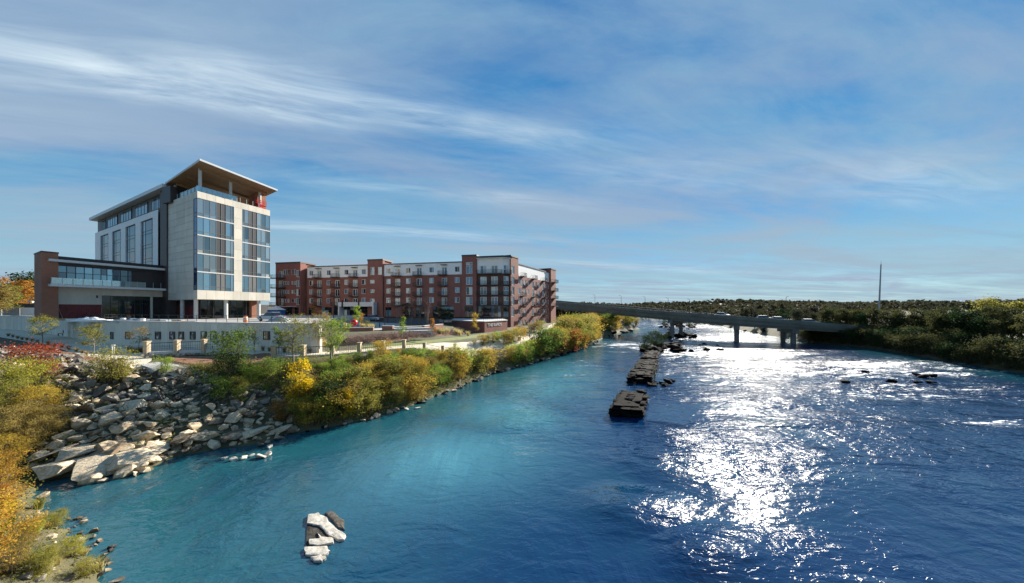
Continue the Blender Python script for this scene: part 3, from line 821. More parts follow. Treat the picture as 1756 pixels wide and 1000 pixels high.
# right face
b1e, b2s = fR.s(401), fR.s(415)
gl = M['g_blue']
def bay(cols, dark):
    return lambda i, j: ((M['louvre'] if j > 2 else M['louvre2'] if j < 2 else M['louvre']) if i in dark else (M['g_teal'] if (j < 2 or rnd.random() < .22) else M['curtain'] if rnd.random() < .06 else gl))
window(fR, hotel, 0.03, b1e, wz0, wz1, [1, 1, 1, .78, .78, .9, .5], fl_rows, M['mullion'], bay(None, (3, 4)), inset=0.06, ft=0.06, name='curtain_wall')
window(fR, hotel, b2s, sR, wz0, wz1, [.5, .8, .8, .8, .9, .9, .9], fl_rows, M['mullion'], bay(None, (2, 3)), inset=0.06, ft=0.06, name='curtain_wall')
for f in range(1, 5):
    zf = wz0 + (wz1 - wz0) * f / 5
    for a, b in ((0.03, b1e), (b2s, sR)):
        mb = MB(); mb.fbox(fR, a, b, -0.02, 0.05, zf - 0.12, zf + 0.10); mb.build('floor_band', M['lframe'], hotel)
for i in range(8):
    panel(fR, hotel, b1e, b2s, wz0 + i * (wz1 - wz0) / 8, wz0 + (i + 1) * (wz1 - wz0) / 8, M['cream'], th=0.06, n0=-0.02)
for i in range(9):
    a, b = sR * i / 9, sR * (i + 1) / 9
    panel(fR, hotel, a, b, ZB, wz0, M['cream'], th=0.06, n0=-0.02); panel(fR, hotel, a, b, wz1, ZT, M['cream'], th=0.06, n0=-0.02)
fE = Frame(Rb, d2)   # end face turned away
mb = MB(); mb.fbox(fE, 0.02, 14, -0.35, 0.0, ZB, ZT); mb.build('end_wall', M['cream2'], hotel)
# terrace: parapet top, floor, back wall, brick stair head, columns, glass rail
mb = MB(); mb.prism(inset_poly(tower, 0.5), ZT - 0.89, ZT - 0.5); mb.build('terrace_floor', M['deckfloor'], hotel)
A = C - d1 * 0.5 - d2 * 2.6
t_r = s_at(A, d1, 476); t_l = s_at(A, d2, 283)
cr, cl_ = A + d1 * t_r, A + d2 * t_l; cf = A + d1 * t_r + d2 * t_l
za, zr, zl = Zat(272, A[1]), Zat(325, cr[1]), Zat(313, cl_[1])
zf_ = zr + zl - za
mb = MB(); mb.prism([A, cr, cf, cl_], [z - 0.34 for z in (za, zr, zf_, zl)], [z for z in (za, zr, zf_, zl)])
can = mb.build('roof_canopy', M['fascia'], hotel)
ia = [A + d1 * .12 + d2 * .12, cr - d1 * .12 + d2 * .12, cf - d1 * .12 - d2 * .12, cl_ + d1 * .12 - d2 * .12]
def plane_z(p):
    q_ = p - A; det = d1[0] * d2[1] - d1[1] * d2[0]
    a_ = (q_[0] * d2[1] - q_[1] * d2[0]) / det; b_ = (d1[0] * q_[1] - d1[1] * q_[0]) / det
    return za + (zr - za) * a_ / t_r + (zl - za) * b_ / t_l
nb = 9
for i in range(nb):        # timber boards of the soffit
    e0, e1 = i / nb + 0.002, (i + 1) / nb - 0.002
    qd = [ia[0].lerp(ia[3], e0), ia[1].lerp(ia[2], e0), ia[1].lerp(ia[2], e1), ia[0].lerp(ia[3], e1)]
    mb = MB(); mb.prism(qd, [plane_z(p) - 0.42 for p in qd], [plane_z(p) - 0.345 for p in qd]); mb.build('soffit_board', M['wood'], can)
mb = MB()                   # beams below it
for e in (0.16, 0.5, 0.84):
    a_, b_ = A.lerp(cl_, e) + d1 * 1.0, A.lerp(cl_, e) + d1 * (t_r - 1.0)
    mb.prism([a_, b_, b_ + d2 * 0.35, a_ + d2 * 0.35], [plane_z(p) - 0.85 for p in (a_, b_, b_, a_)], [plane_z(p) - 0.425 for p in (a_, b_, b_, a_)])
mb.build('beam', M['wood'], can)
for p in (fL.O + fL.d * fL.s(335) - fL.n * 0.7, C + d1 * fR.s(400) - fR.n * 0.9, C + d1 * fR.s(450) - fR.n * 0.9, C - fL.d * 13.2 - fL.n * 0.8, C + d1 * 5 + d2 * 11, C + d1 * 11 + d2 * 11):
    mb = MB(); mb.tube([(p[0], p[1], ZT - 0.5), (p[0], p[1], plane_z(p) - 0.43)], [0.27, 0.27], 14); mb.build('column', M['column'], hotel, smooth=False)
fT = Frame(C + d2 * 11.5, d1)
mb = MB(); mb.fbox(fT, -0.5, sR + 0.3, -3.0, 0, ZT - 0.5, 36.3); mb.build('terrace_wall', M['dark'], hotel)
window(fT, hotel, 0.5, sR - 3, ZT - 0.45, 36.0, [1] * 7, [1], M['frame'], pick(M['g_dark']), inset=-0.09, name='terrace_glazing')
pb = C + d1 * (sR - 1.9) + d2 * 1.6
mb = MB(); mb.prism([pb, pb + d1 * 1.8, pb + d1 * 1.8 + d2 * 4, pb + d2 * 4], ZT - 0.5, 37.3); mb.build('brick_stair_head', M['brickA'], hotel)
for i in range(8):         # glass rail on the parapet
    a, b = (fR.s(408) * i / 8 + 0.04, fR.s(408) * (i + 1) / 8 - 0.04)
    mb = MB(); mb.fbox(fR, a, b, -0.30, -0.27, ZT + 0.02, ZT + 1.15); g_ = mb.build('rail_pane', M['railglass'], hotel)
    mb = MB(); mb.fbox(fR, b - 0.02, b + 0.05, -0.33, -0.24, ZT, ZT + 1.2); mb.build('rail_post', M['railgrey'], hotel)
for i in range(6):
    a, b = (-10.5 * (i + 1) / 6 + 0.04, -10.5 * i / 6 - 0.34)
    mb = MB(); mb.fbox(fL, a, b, -0.30, -0.27, ZT + 0.02, ZT + 1.15); mb.build('rail_pane', M['railglass'], hotel)
    mb = MB(); mb.fbox(fL, a - 0.05, a + 0.02, -0.33, -0.24, ZT, ZT + 1.2); mb.build('rail_post', M['railgrey'], hotel)
for i in range(4):
    s_ = fR.s(413) + i * 1.25
    mb = MB(); mb.fbox(fR, s_, s_ + 0.06, -0.33, -0.26, ZT, ZT + 1.1); mb.build('rail_post', M['railgrey'], hotel)
# ground floor: columns, shop glass set back, red screen, brick pier
for (f_, u, n_) in ((fL, 306, -0.6), (fL, 329, -0.6), (fR, 391, -0.7), (fR, 447, -0.7)):
    p = f_.O + f_.d * f_.s(u) + f_.n * n_
    mb = MB(); mb.tube([(p[0], p[1], DZ), (p[0], p[1], ZB)], [0.33, 0.33], 16); mb.build('column', M['column'], hotel)
fG = Frame(C + d2 * 3.2 + d1 * 1.6, d1)
window(fG, hotel, 0.0, sR - 4.6, DZ + 0.05, ZB - 0.05, [1, 1, 1.2, 1.2, 1, 1, 1], [1.6, 1], M['frame'], pick(M['g_green'], M['g_green'], M['g_dark']), inset=0, name='shopfront')
mb = MB(); mb.fbox(fG, sR - 4.5, sR - 3.0, -1.0, 0.9, DZ, ZB - 0.01); mb.build('brick_pier', M['brickA'], hotel)
fG2 = Frame(C + d2 * 3.2 + d1 * 1.6, -d2)
mb = MB(); mb.fbox(fG2, -11.4, -0.1, -0.3, 0.0, DZ, ZB - 0.01); mb.build('back_wall', M['dark'], hotel)
for i in range(5):
    panel(fG2, hotel, -11 + i * 2.1, -11 + (i + 1) * 2.1, DZ + 0.1, DZ + 2.6, M['redpanel'], th=0.06, n0=0.003, name='red_screen')
# dark vertical blade between tower and wing
sD0, sD1 = fL.s(277.5), sL - 0.02
mb = MB(); mb.fbox(fL, sD0, sD1, -1.2, 0.25, DZ, 37.35); mb.build('dark_blade', M['darkbrown'], hotel)
# long wing
WT = 37.1
wing = [C - fL.d * (-sD0) - fL.n * 0.5, C + fL.d * sW - fL.n * 0.5, C + fL.d * sW - fL.n * 17, C + fL.d * sD0 - fL.n * 17]
mb = MB(); mb.prism(wing, DZ, WT - 0.75); mb.build('wing_core', M['dark'], hotel)
us = [(172, 185.6), (192, 207), (215, 232), (241, 262)]
ops = [(fL.s(a), fL.s(b), 15.0, 31.3) for a, b in us]
wall_open('white_wall', fL, sW + 0.02, fL.s(271), DZ, 32.7, ops, M['white'], hotel, depth=0.42)
for a, b, c, d in ops:
    window(fL, hotel, a, b, c, d, [.8, 1.5, .5], [.3, 1] * 5, M['frame'], lambda i, j: M['g_dark'] if i == 1 else M['g_grey'], inset=0.3, ft=0.09, name='window_strip')
window(fL, hotel, fL.s(271) + 0.02, sD0 - 0.02, 15, 35.5, [1, .7], [.3, 1] * 6, M['frame'], pick(M['g_dark'], M['g_grey']), inset=0.3, ft=0.09, name='window_strip')
for ua, ub in ((171, 177), (181, 197), (203, 221), (227.5, 248.5), (256, 270.5)):
    window(fL, hotel, fL.s(ua), fL.s(ub), 33.1, 35.8, [1, 1, 1, 1], [1], M['frame'], pick(M['g_grey'], M['g_dark'], M['g_grey']), inset=0.45, ft=0.09, name='ribbon_window')
ro = [C + fL.d * (sD1) + fL.n * 0.9, C + fL.d * (sW - 1.2) + fL.n * 0.9, C + fL.d * (sW - 1.2) - fL.n * 17.5, C + fL.d * sD1 - fL.n * 17.5]
mb = MB(); mb.prism(ro, WT - 0.74, WT + 0.02); mb.build('wing_roof', M['fascia'], hotel)
# podium
Q = C + d2 * (-fL.s(283))
fP = Frame(Q, d1)
p0 = fP.s(98); pz = lambda v, u: Zat(v, (fP.O + fP.d * fP.s(u))[1])
PT = pz(439, 98); L0 = Q + d1 * p0
mb = MB(); mb.prism([L0 - fP.n * 1.0, Q - fP.n * 1.0, Q - fP.n * 1.0 + d2 * 5.6, L0 - fP.n * 1.0 + d2 * 5.6], DZ, PT - 0.05); mb.build('podium_core', M['dark'], hotel)
mb = MB(); mb.fbox(fP, p0, 0.2, -1.0, 0.0, 18.3, PT); mb.build('podium_parapet', M['dark'], hotel)
mb = MB(); mb.fbox(fP, p0 - 1.1, 0.1, 0.003, 1.0, 18.78, 19.2); mb.build('eaves_band', M['fascia'], hotel)
gs = fP.s(228)
window(fP, hotel, p0 + 0.1, gs, 14.9, 18.28, [1, 1, 1, 1, 1, .75, .75, 1, 1, .6], [1.7, 1], M['frame'], pick(M['g_teal'], M['g_teal'], M['g_grey']), inset=0.35, ft=0.09, name='podium_glazing')
mb = MB(); mb.fbox(fP, gs + 0.02, 0.15, -1.0, -0.25, 14.9, 18.29); mb.build('dark_panel', M['dark'], hotel)
mb = MB(); mb.fbox(fP, p0 - 1.1, 0.15, -0.9, 1.5, 14.42, 14.85); mb.build('balcony_slab', M['fascia'], hotel)
for i in range(13):
    a, b = p0 - 1.0 + i * (-p0 + 0.9) / 13, p0 - 1.0 + (i + 1) * (-p0 + 0.9) / 13
    mb = MB(); mb.fbox(fP, a, a + 0.06, 1.32, 1.38, 14.851, 15.98); mb.build('rail_post', M['railgrey'], hotel)
    if i < 10:
        mb = MB(); mb.fbox(fP, a + 0.08, b - 0.02, 1.335, 1.36, 14.88, 15.95); mb.build('rail_pane', M['railglass'], hotel)
lo = fP.s(177)
mb = MB(); mb.fbox(fP, p0, lo, -1.0, -0.5, DZ + 0.01, 14.41); mb.build('podium_wall', M['cream2'], hotel)
for i in range(6):
    panel(fP, hotel, p0 + 0.3 + i * (lo - p0 - 0.35) / 6, p0 + 0.3 + (i + 1) * (lo - p0 - 0.35) / 6, DZ + 0.15, 11.35, M['redpanel'], th=0.05, n0=-0.49, name='red_screen')
mb = MB(); mb.fbox(fP, lo, 0.15, -1.0, -0.5, 13.1, 14.41); mb.build('podium_lintel', M['cream2'], hotel)
window(fP, hotel, lo + 0.02, fP.s(260), DZ + 0.05, 13.1, [1, 1, 1, 1, 1, 1], [2.2, 1], M['frame'], pick(M['g_green'], M['g_green'], M['g_dark']), inset=0.7, ft=0.08, name='shopfront')
mb = MB(); mb.fbox(fP, fP.s(260) + 0.02, fP.s(264), -0.9, -0.45, DZ + 0.01, 13.09); mb.build('podium_pier', M['cream2'], hotel)
bp0 = fP.s(69)
mb = MB(); cbk = Q + d1 * bp0 + fP.n * 0.5
mb.prism([cbk, Q + d1 * p0 + fP.n * 0.5, Q + d1 * p0 + fP.n * 0.5 + d2 * 6.2, cbk + d2 * 6.2], DZ, Zat(432, cbk[1])); mb.build('brick_tower', M['brickA'], hotel)
mb = MB(); zt_ = Zat(432, cbk[1]); e_ = 0.06
mb.prism([cbk - d1 * e_ - d2 * e_, Q + d1 * (p0 + e_) + fP.n * 0.5 - d2 * e_, Q + d1 * (p0 + e_) + fP.n * 0.5 + d2 * 6.3, cbk - d1 * e_ + d2 * 6.3], zt_ + 0.003, zt_ + 0.2); mb.build('coping', M['darkbrown'], hotel)
mb = MB(); p = fP.p(fP.s(168), -0.46, 13.2); mb.fbox(fP, fP.s(167), fP.s(170), -0.499, -0.42, 12.6, 13.1); mb.build('vent', M['frame'], hotel)

# ------------------------------------------------------------------ brick apartment block
K = P2(862, 96)
e1 = Vector((-4.59, 1)).normalized()             # away to the left
apt = thing('apartment_building', (K[0], K[1], 8), 'long red brick apartment block with white top storey and black balconies by the river', 'building')
fA = Frame(K, -e1)
aL = fA.s(480)
K2 = P2(874, 97.5)
rd = Vector((0.45, 0.893)).normalized()
fB = Frame(K2, rd); bE = fB.s(947)
fC = Frame(K, (K2 - K).normalized()); cL = (K2 - K).length
LV = [8.0, 11.6, 14.6, 17.6, 20.9, 24.9]
def railing_mesh(w, dep, key):
    def mk():
        mb = MB()
        for z in (0.10, 1.02):
            mb.box(-w/2, w/2, -dep, -dep + 0.05, z, z + 0.05)
            mb.box(-w/2, -w/2 + 0.05, -dep + 0.05, 0, z, z + 0.05); mb.box(w/2 - 0.05, w/2, -dep + 0.05, 0, z, z + 0.05)
        k = int(w / 0.16)
        for i in range(k + 1):
            x = -w/2 + 0.02 + (w - 0.06) * i / k; mb.box(x, x + 0.022, -dep + 0.01, -dep + 0.035, 0.151, 1.019)
        for i in range(int(dep / 0.2)):
            for x in (-w/2 + 0.012, w/2 - 0.036): mb.box(x, x + 0.022, -dep + 0.15 + i * 0.2, -dep + 0.172 + i * 0.2, 0.151, 1.019)
        return mb.mesh('railing', M['rail'])
    return cmesh(('railing', w, dep), mk)
def balcony(fr, parent, s, z, w=2.7, dep=1.3):
    def mk():
        mb = MB(); mb.box(-w/2, w/2, -dep, 0, -0.22, 0.0); return mb.mesh('balcony', M['rail'])
    o = link('balcony', cmesh(('balcony', w, dep), mk), parent, local_of(parent, fr.p(s, 0.004, z)), fr.rz)
    link('railing', railing_mesh(w, dep, 0), o)
def eyebrow(fr, parent, s, z, w=1.9):
    def mk():
        mb = MB(); mb.box(-w/2, w/2, -0.9, 0, 0, 0.14); return mb.mesh('awning', M['rail'])
    link('awning', cmesh(('awning', w), mk), parent, local_of(parent, fr.p(s, 0.004, z)), fr.rz)
gpal = (M['curtain'], M['curtain'], M['g_grey'], M['g_grey'], M['g_dark'])
def apt_window(fr, s, z, w=1.55, h=1.65, n=0.0, parent=None):
    window(fr, parent or apt, s - w/2, s + w/2, z, z + h, [.6, 1] if rnd.random() < .5 else [1, .6], [1], M['wframe'], pick(*gpal), inset=0.14 - n, ft=0.08)
def apt_door(fr, s, z, w=1.75, h=2.3, n=0.0):
    window(fr, apt, s - w/2, s + w/2, z, z + h, [1, 1], [1], M['wframe'], pick(M['curtain'], M['g_grey'], M['g_dark'], M['curtain']), inset=0.14 - n, ft=0.13, name='balcony_door')
def section(fr, s0, s1, wins, doors, zlist, n=0.0, top=True, base=8.0, ground=None, railw=2.7):
    """one stretch of facade: brick storeys, white top storey, openings, balconies"""
    bo, wo2 = [], []
    for f in range(1, 5):
        z = LV[f]
        for s in wins: (wo2 if f == 4 else bo).append((s - .775, s + .775, z + 0.85, z + 2.5))
        for s in doors: (wo2 if f == 4 else bo).append((s - .875, s + .875, z + 0.12, z + 2.42))
    gr = ground or []
    wall_open('brick_wall', fr, s0, s1, base, LV[4] + 0.1, bo + gr, M['brickB'], apt, n0=n)
    wall_open('white_wall', fr, s0, s1, LV[4] + 0.1, LV[5] - 0.3, wo2, M['white'], apt, n0=n)
    mb = MB(); mb.fbox(fr, s0, s1, n - 0.3, n + 0.14, LV[5] - 0.3, LV[5]); mb.build('cornice', M['darkbrown'], apt)
    for f in range(1, 5):
        z = LV[f]
        for s in wins: apt_window(fr, s, z + 0.85, n=n)
        for s in doors:
            apt_door(fr, s, z + 0.12, n=n); balcony(fr, apt, s - 0.35, z + 0.1, railw)
            if f == 4: eyebrow(fr, apt, s, z + 3.0)
    for a, b, c, d in gr:
        window(fr, apt, a, b, c, d, [1] * max(2, int((b - a) / 1.3)), [2.2, 1], M['frame'], pick(M['g_dark'], M['g_dark'], M['g_grey']), inset=0.16, name='shopfront')
# solid core behind everything
mb = MB()
Lf = fA.O + fA.d * aL
core = [Lf - fA.n * 0.5, K - fA.n * 0.5 - fA.d * 1.4, K2 - fB.n * 0.5 + fB.d * 1.2, fB.O + fB.d * bE - fB.n * 0.5, fB.O + fB.d * bE - fB.n * 22, fB.O + fB.d * 24 - fB.n * 26, Lf - fA.n * 24 + fA.d * 4]
mb.prism(core, 4.2, LV[5] - 0.6); co = mb.build('core', M['brickC'], apt)
bm = bmesh.new(); bm.from_mesh(co.data); bmesh.ops.triangulate(bm, faces=[f for f in bm.faces if len(f.verts) > 4]); bm.to_mesh(co.data); bm.free()
S = fA.s
g1 = [(S(529), S(540), 8.05, 11.1), (S(551), S(569), 8.05, 11.1), (S(572), S(583), 8.05, 11.1)]
section(fA, S(527), S(632), [S(533.5), S(563.5), S(594), S(623.5)], [S(547.5), S(578.5), S(609)], LV, ground=g1)
g2 = [(S(661), S(671), 8.05, 11.1), (S(693), S(709), 8.05, 11.1), (S(713), S(728), 8.05, 11.1), (S(742), S(752), 8.05, 11.3), (S(755), S(778), 8.05, 11.3)]
section(fA, S(658), S(793), [S(666), S(700), S(740), S(784)], [S(682), S(719), S(762)], LV, ground=g2)
# brick piers that rise above the roof line
def pier(fr, s0, s1, n, top, ops, base=8.0, mat='brickB'):
    wall_open('brick_pier', fr, s0, s1, base, top, ops, M[mat], apt, n0=n)
    mb = MB(); mb.fbox(fr, s0 - 0.002, s0 + 0.3, -0.6, n - 0.003, base, top - .01); mb.fbox(fr, s1 - 0.3, s1 + 0.002, -0.6, n - 0.003, base, top - .01); mb.fbox(fr, s0 + .3, s1 - .3, -5, n - 0.3, LV[5] - .5, top - 0.02); mb.build('pier_side', M[mat], apt)
    mb = MB(); mb.fbox(fr, s0 - 0.08, s1 + 0.08, -5, n + 0.1, top, top + 0.45); mb.build('pier_cap', M['darkbrown'], apt)
ops = []
pu = [(S(640) - .8, S(640) + .8), (S(653) - .7, S(653) + .7)]
for f in range(1, 4): ops.append((pu[0][0], pu[0][1], LV[f] + 1.1, LV[f] + 2.2))
ops += [(pu[0][0], pu[0][1], LV[4] + .5, LV[4] + 3.0), (pu[1][0], pu[1][1], LV[4] + .5, LV[4] + 3.0)]
pier(fA, S(632), S(658), 0.5, 26.0, ops)
for a, b, c, d in ops: window(fA, apt, a, b, c, d, [1, 1], [1], M['wframe'], pick(*gpal), inset=-0.35, ft=0.08)
ops = [(S(805.5) - 1.0, S(805.5) + 1.0, LV[f] + 0.15, LV[f] + 2.5) for f in range(1, 5)] + [(S(805.5) - 1.0, S(805.5) + 1.0, LV[4] + 2.7, LV[4] + 3.6)]
og = [(S(798), S(813), 8.05, 11.3)]
pier(fA, S(793), S(818), 0.5, 26.3, ops + og)
for a, b, c, d in ops: window(fA, apt, a, b, c, d, [1, 1], [1], M['wframe'], pick(*gpal), inset=-0.35, ft=0.1, name='balcony_door')
window(fA, apt, *og[0], [1, 1, 1], [2, 1], M['frame'], pick(M['g_dark']), inset=-0.35, name='shopfront')
# left end block
ops = []; kinds = []
for f in range(1, 5):
    for u, w in ((489, 1.9),): ops.append((S(u) - w/2, S(u) + w/2, LV[f] + .12, LV[f] + 2.5)); kinds.append('d')
    for u in (494.5, 498, 501.8, 508.5, 513):
        ops.append((S(u) - .38, S(u) + .38, LV[f] + 1.1, LV[f] + (3.0 if f == 4 else 2.3))); kinds.append('w')
    ops.append((S(518) - .7, S(518) + .7, LV[f] + .3, LV[f] + 2.6)); kinds.append('w')
og = [(S(484), S(490), 8.05, 11.0), (S(495), S(508), 8.05, 11.0), (S(512), S(519), 8.05, 11.0)]
pier(fA, aL, S(522), 1.6, 25.9, ops + og)
for o_, k_ in zip(ops, kinds): window(fA, apt, *o_, [1, 1] if o_[1] - o_[0] > 1 else [1], [1], M['wframe'], pick(*gpal), inset=-1.45, ft=0.08)
for o_ in og: window(fA, apt, *o_, [1, 1, 1], [2, 1], M['frame'], pick(M['g_dark']), inset=-1.45, name='shopfront')
fAo = Frame(fA.O + fA.n * 1.6, fA.d)
for f in range(1, 5): balcony(fAo, apt, S(486), LV[f] + 0.1, 5.4, 1.4)
mb = MB(); mb.fbox(fA, aL - 1.5, S(515), 1.604, 3.4, 11.25, 11.45); mb.build('canopy', M['fascia'], apt)
# entrance portal
mb = MB()
mb.fbox(fA, S(588), S(648), 0.004, 2.2, 11.3, 12.7); mb.fbox(fA, S(588), S(588) + 0.5, 0.004, 2.2, 8.0, 11.295); mb.fbox(fA, S(648) - 0.5, S(648), 0.51, 2.2, 8.0, 11.295)
mb.build('entrance_portal', M['fascia'], apt)
window(fA, apt, S(588) + .6, S(632) - .1, 8.05, 11.2, [1] * 8, [2.4, 1], M['frame'], pick(M['g_dark'], M['curtain'], M['g_dark'], M['g_grey']), inset=-0.12, name='shopfront')
for u in (595.5, 623):
    mb = MB(); mb.fbox(fA, S(u) - .25, S(u) + .25, 2.204, 2.35, 11.1, 13.4); mb.build('portal_fin', M['frame'], apt)
# corner: recessed balconies, white top storey
s0, s1 = S(818), 0.0
bo = []
for f in range(1, 5):
    for u in (829, 848): bo.append((S(u) - 1.0, S(u) + 1.0, LV[f] + .12, LV[f] + 2.5))
wall_open('brick_wall', fA, s0, s1, 8.0, LV[4] + .1, [o for o in bo if o[2] < LV[4]] + [(S(820), S(859), 8.1, 11.4)], M['brickC'], apt)
wall_open('white_wall', fA, s0, s1, LV[4] + .1, 25.6, [o for o in bo if o[2] > LV[4]], M['white'], apt)
for o_ in bo: window(fA, apt, *o_, [1, 1], [1], M['wframe'], pick(M['curtain'], M['g_grey'], M['curtain']), inset=0.14, ft=0.13, name='balcony_door')
window(fA, apt, S(820), S(859), 8.1, 11.4, [1] * 7, [1, 1], M['frame'], pick(M['g_grey'], M['g_dark'], M['g_grey']), inset=0.14, name='shopfront')
co_ = []
for f in range(1, 5): co_.append((0.35, cL - 0.35, LV[f] + .12, LV[f] + 2.6))
wall_open('brick_wall', fC, 0, cL, 5.0, LV[4] + .1, co_[:3] + [(0.3, cL - .3, 8.1, 11.4)], M['brickC'], apt)
wall_open('white_wall', fC, 0, cL, LV[4] + .1, 25.6, co_[3:], M['white'], apt)
for o_ in co_: window(fC, apt, *o_, [1, 1], [1, 1], M['wframe'], pick(M['curtain'], M['g_grey']), inset=0.14, ft=0.12, name='balcony_door')
window(fC, apt, 0.3, cL - .3, 8.1, 11.4, [1, 1], [1, 1], M['frame'], pick(M['g_grey'], M['g_dark']), inset=0.14, name='shopfront')
mb = MB()
ov = [fA.p(s0, 0.9, 0)[:2], (K + (fA.n + fC.n).normalized() * 1.0)[:], (K2 + (fC.n + fB.n).normalized() * 1.0)[:], (K2 - fB.n * 3)[:], (fA.p(s0, -4, 0))[:2]]
mb.prism(ov, 25.6, 26.15); mb.build('corner_roof', M['darkbrown'], apt)
mb = MB(); mb.prism([Vector(p) + (Vector(K) - Vector(p)) * -0.0 for p in ov], 25.45, 25.597); mb.build('corner_soffit', M['fascia'], apt)
for f in range(1, 5):       # balconies that wrap the corner
    w_ = -s0 - 0.2
    balcony(fA, apt, s0 / 2, LV[f] + 0.1, round(w_, 2), 1.0)
    balcony(fC, apt, cL / 2 + .2, LV[f] + 0.1, round(cL - 0.1, 2), 0.95)
# river front
SB = fB.s
pop = [(1.0 - .6, 1.0 + 1.4, LV[f] + .15, LV[f] + 2.6) for f in range(1, 5)] + [(.4, 2.4, 8.2, 11)]
pier(fB, 0.0, SB(887), 0.4, 26.2, pop, base=4.4)
for o_ in pop: window(fB, apt, *o_, [1, 1], [1], M['wframe'], pick(*gpal), inset=-0.25, ft=0.1)
LVB = [4.6, 8.0] + LV[1:]
rw_, rd_ = [], []
for u in (894.8, 914, 931.5): rd_.append(SB(u))
for u in (890.5, 900.5, 906, 919.5, 924.5, 936, 940): rw_.append(SB(u))
bo, wo2 = [], []
for f in range(0, 6):
    z = LVB[f]
    if f == 5: break
    for s in rw_: (wo2 if z > 20 else bo).append((s - .6, s + .6, z + .8, z + 2.5))
    for s in rd_: (wo2 if z > 20 else bo).append((s - .8, s + .8, z + .12, z + 2.45))
wall_open('brick_wall', fB, SB(887), bE, 4.4, LV[4] + .1, bo, M['brickB'], apt)
wall_open('white_wall', fB, SB(887), bE, LV[4] + .1, LV[5] - .3, wo2, M['white'], apt)
mb = MB(); mb.fbox(fB, SB(887), bE, -0.3, 0.16, LV[5] - .3, LV[5]); mb.build('cornice', M['darkbrown'], apt)
for o_ in bo + wo2: window(fB, apt, *o_, [1, 1] if o_[1] - o_[0] > 1.3 else [1], [1], M['wframe'], pick(*gpal), inset=0.12, ft=0.09)
for f in range(1, 4):
    for s in rd_: balcony(fB, apt, s, LVB[f] + .1, 2.4, 1.35)
for s in rd_: balcony(fB, apt, s, LV[4] + .1, 2.4, 1.35)
pier(fB, SB(941.5), bE + 2.0, 0.8, 26.0, [], base=4.4)
for f in range(1, 5): balcony(Frame(fB.O + fB.n * 0.8, fB.d), apt, bE - 1.2, LV[f] + .1, 4.0, 1.6)
# raised planter with the name of the block
PL = [P2(760, 87), P2(831, 75), P2(870, 84.5)]
pw = thing('planter_wall', (PL[1][0], PL[1][1], 5), 'raised angular red brick planter wall with white lettering in front of the apartment corner', 'wall')
mb = MB(); back = [K + fA.d * S(865) * 0 - fA.n * -0.6, fA.p(S(770), 0.6, 0)[:2]]
pp = [PL[0], PL[1], PL[2], Vector(back[0]), Vector(back[1])]
mb.prism(pp, 4.3, 7.5); mb.build('brick_wall', M['brickB'], pw)
cpp = [p + (sum(pp, Vector((0, 0))) / 5 - p).normalized() * -0.12 for p in pp]
mb = MB(); mb.prism(cpp, 7.504, 7.68); mb.build('coping', M['column'], pw)
fS = Frame(PL[1], (PL[2] - PL[1]).normalized())
cu = bpy.data.curves.new('sign', 'FONT'); cu.body = 'THE RAPIDS'; cu.size = 1.05; cu.extrude = 0.03; cu.align_x = 'CENTER'
to = bpy.data.objects.new('tmp', cu); col.objects.link(to)
dg = bpy.context.evaluated_depsgraph_get()
tme = bpy.data.meshes.new_from_object(to.evaluated_get(dg)); bpy.data.objects.remove(to, do_unlink=True)
tme.name = 'lettering'; tme.materials.clear(); tme.materials.append(M['wframe'])
lo_ = link('lettering', tme, pw, local_of(pw, fS.p((PL[2] - PL[1]).length * 0.42, 0.045, 6.35))); lo_.rotation_euler = (R(90), 0, fS.rz); lo_.scale = (1.15, 1, 1)
fPl = Frame(PL[1], (PL[2] - PL[1]).normalized())
mb = MB(); L_ = (PL[2] - PL[1]).length
for z in (8.3, 8.75): mb.fbox(fPl, 0.3, L_ - .3, -0.5, -0.46, z, z + .04)
for i in range(12): mb.fbox(fPl, 0.3 + i * (L_ - .65) / 11, 0.34 + i * (L_ - .65) / 11, -0.5, -0.46, 7.685, 8.299)
mb.build('railing', M['rail'], pw)
# ------------------------------------------------------------------ ground lookup
GZ = gz.reshape(ny, nx)
def Hg(x, y):
    i = int(np.clip(np.searchsorted(xs, x) - 1, 0, nx - 2)); j = int(np.clip(np.searchsorted(ys, y) - 1, 0, ny - 2))
    a = (x - xs[i]) / (xs[i + 1] - xs[i]); b = (y - ys[j]) / (ys[j + 1] - ys[j])
    return float(GZ[j, i] * (1-a) * (1-b) + GZ[j, i+1] * a * (1-b) + GZ[j+1, i] * (1-a) * b + GZ[j+1, i+1] * a * b)
HY_S = np.concatenate([np.arange(9.0, 60, 0.12), np.arange(60, 260, 0.5)])
def hit(u, v, water=False):
    """the point of the ground that shows at photo position u, v"""
    k = (u - CX) / F; m = (v - HY) / F
    x = k * HY_S; y = HY_S
    i = np.clip(np.searchsorted(xs, x) - 1, 0, nx - 2); j = np.clip(np.searchsorted(ys, y) - 1, 0, ny - 2)
    a = (x - xs[i]) / (xs[i + 1] - xs[i]); b = (y - ys[j]) / (ys[j + 1] - ys[j])
    h = GZ[j, i] * (1-a) * (1-b) + GZ[j, i+1] * a * (1-b) + GZ[j+1, i] * (1-a) * b + GZ[j+1, i+1] * a * b
    if water: h = np.maximum(h, 0.0)
    w = np.nonzero(CZ - m * y <= h)[0]
    if len(w) == 0: return None
    q_ = w[0]
    return Vector((float(x[q_]), float(y[q_]), float(h[q_])))
def wd(x, y): return float(sdist([x], [y])[0][0])

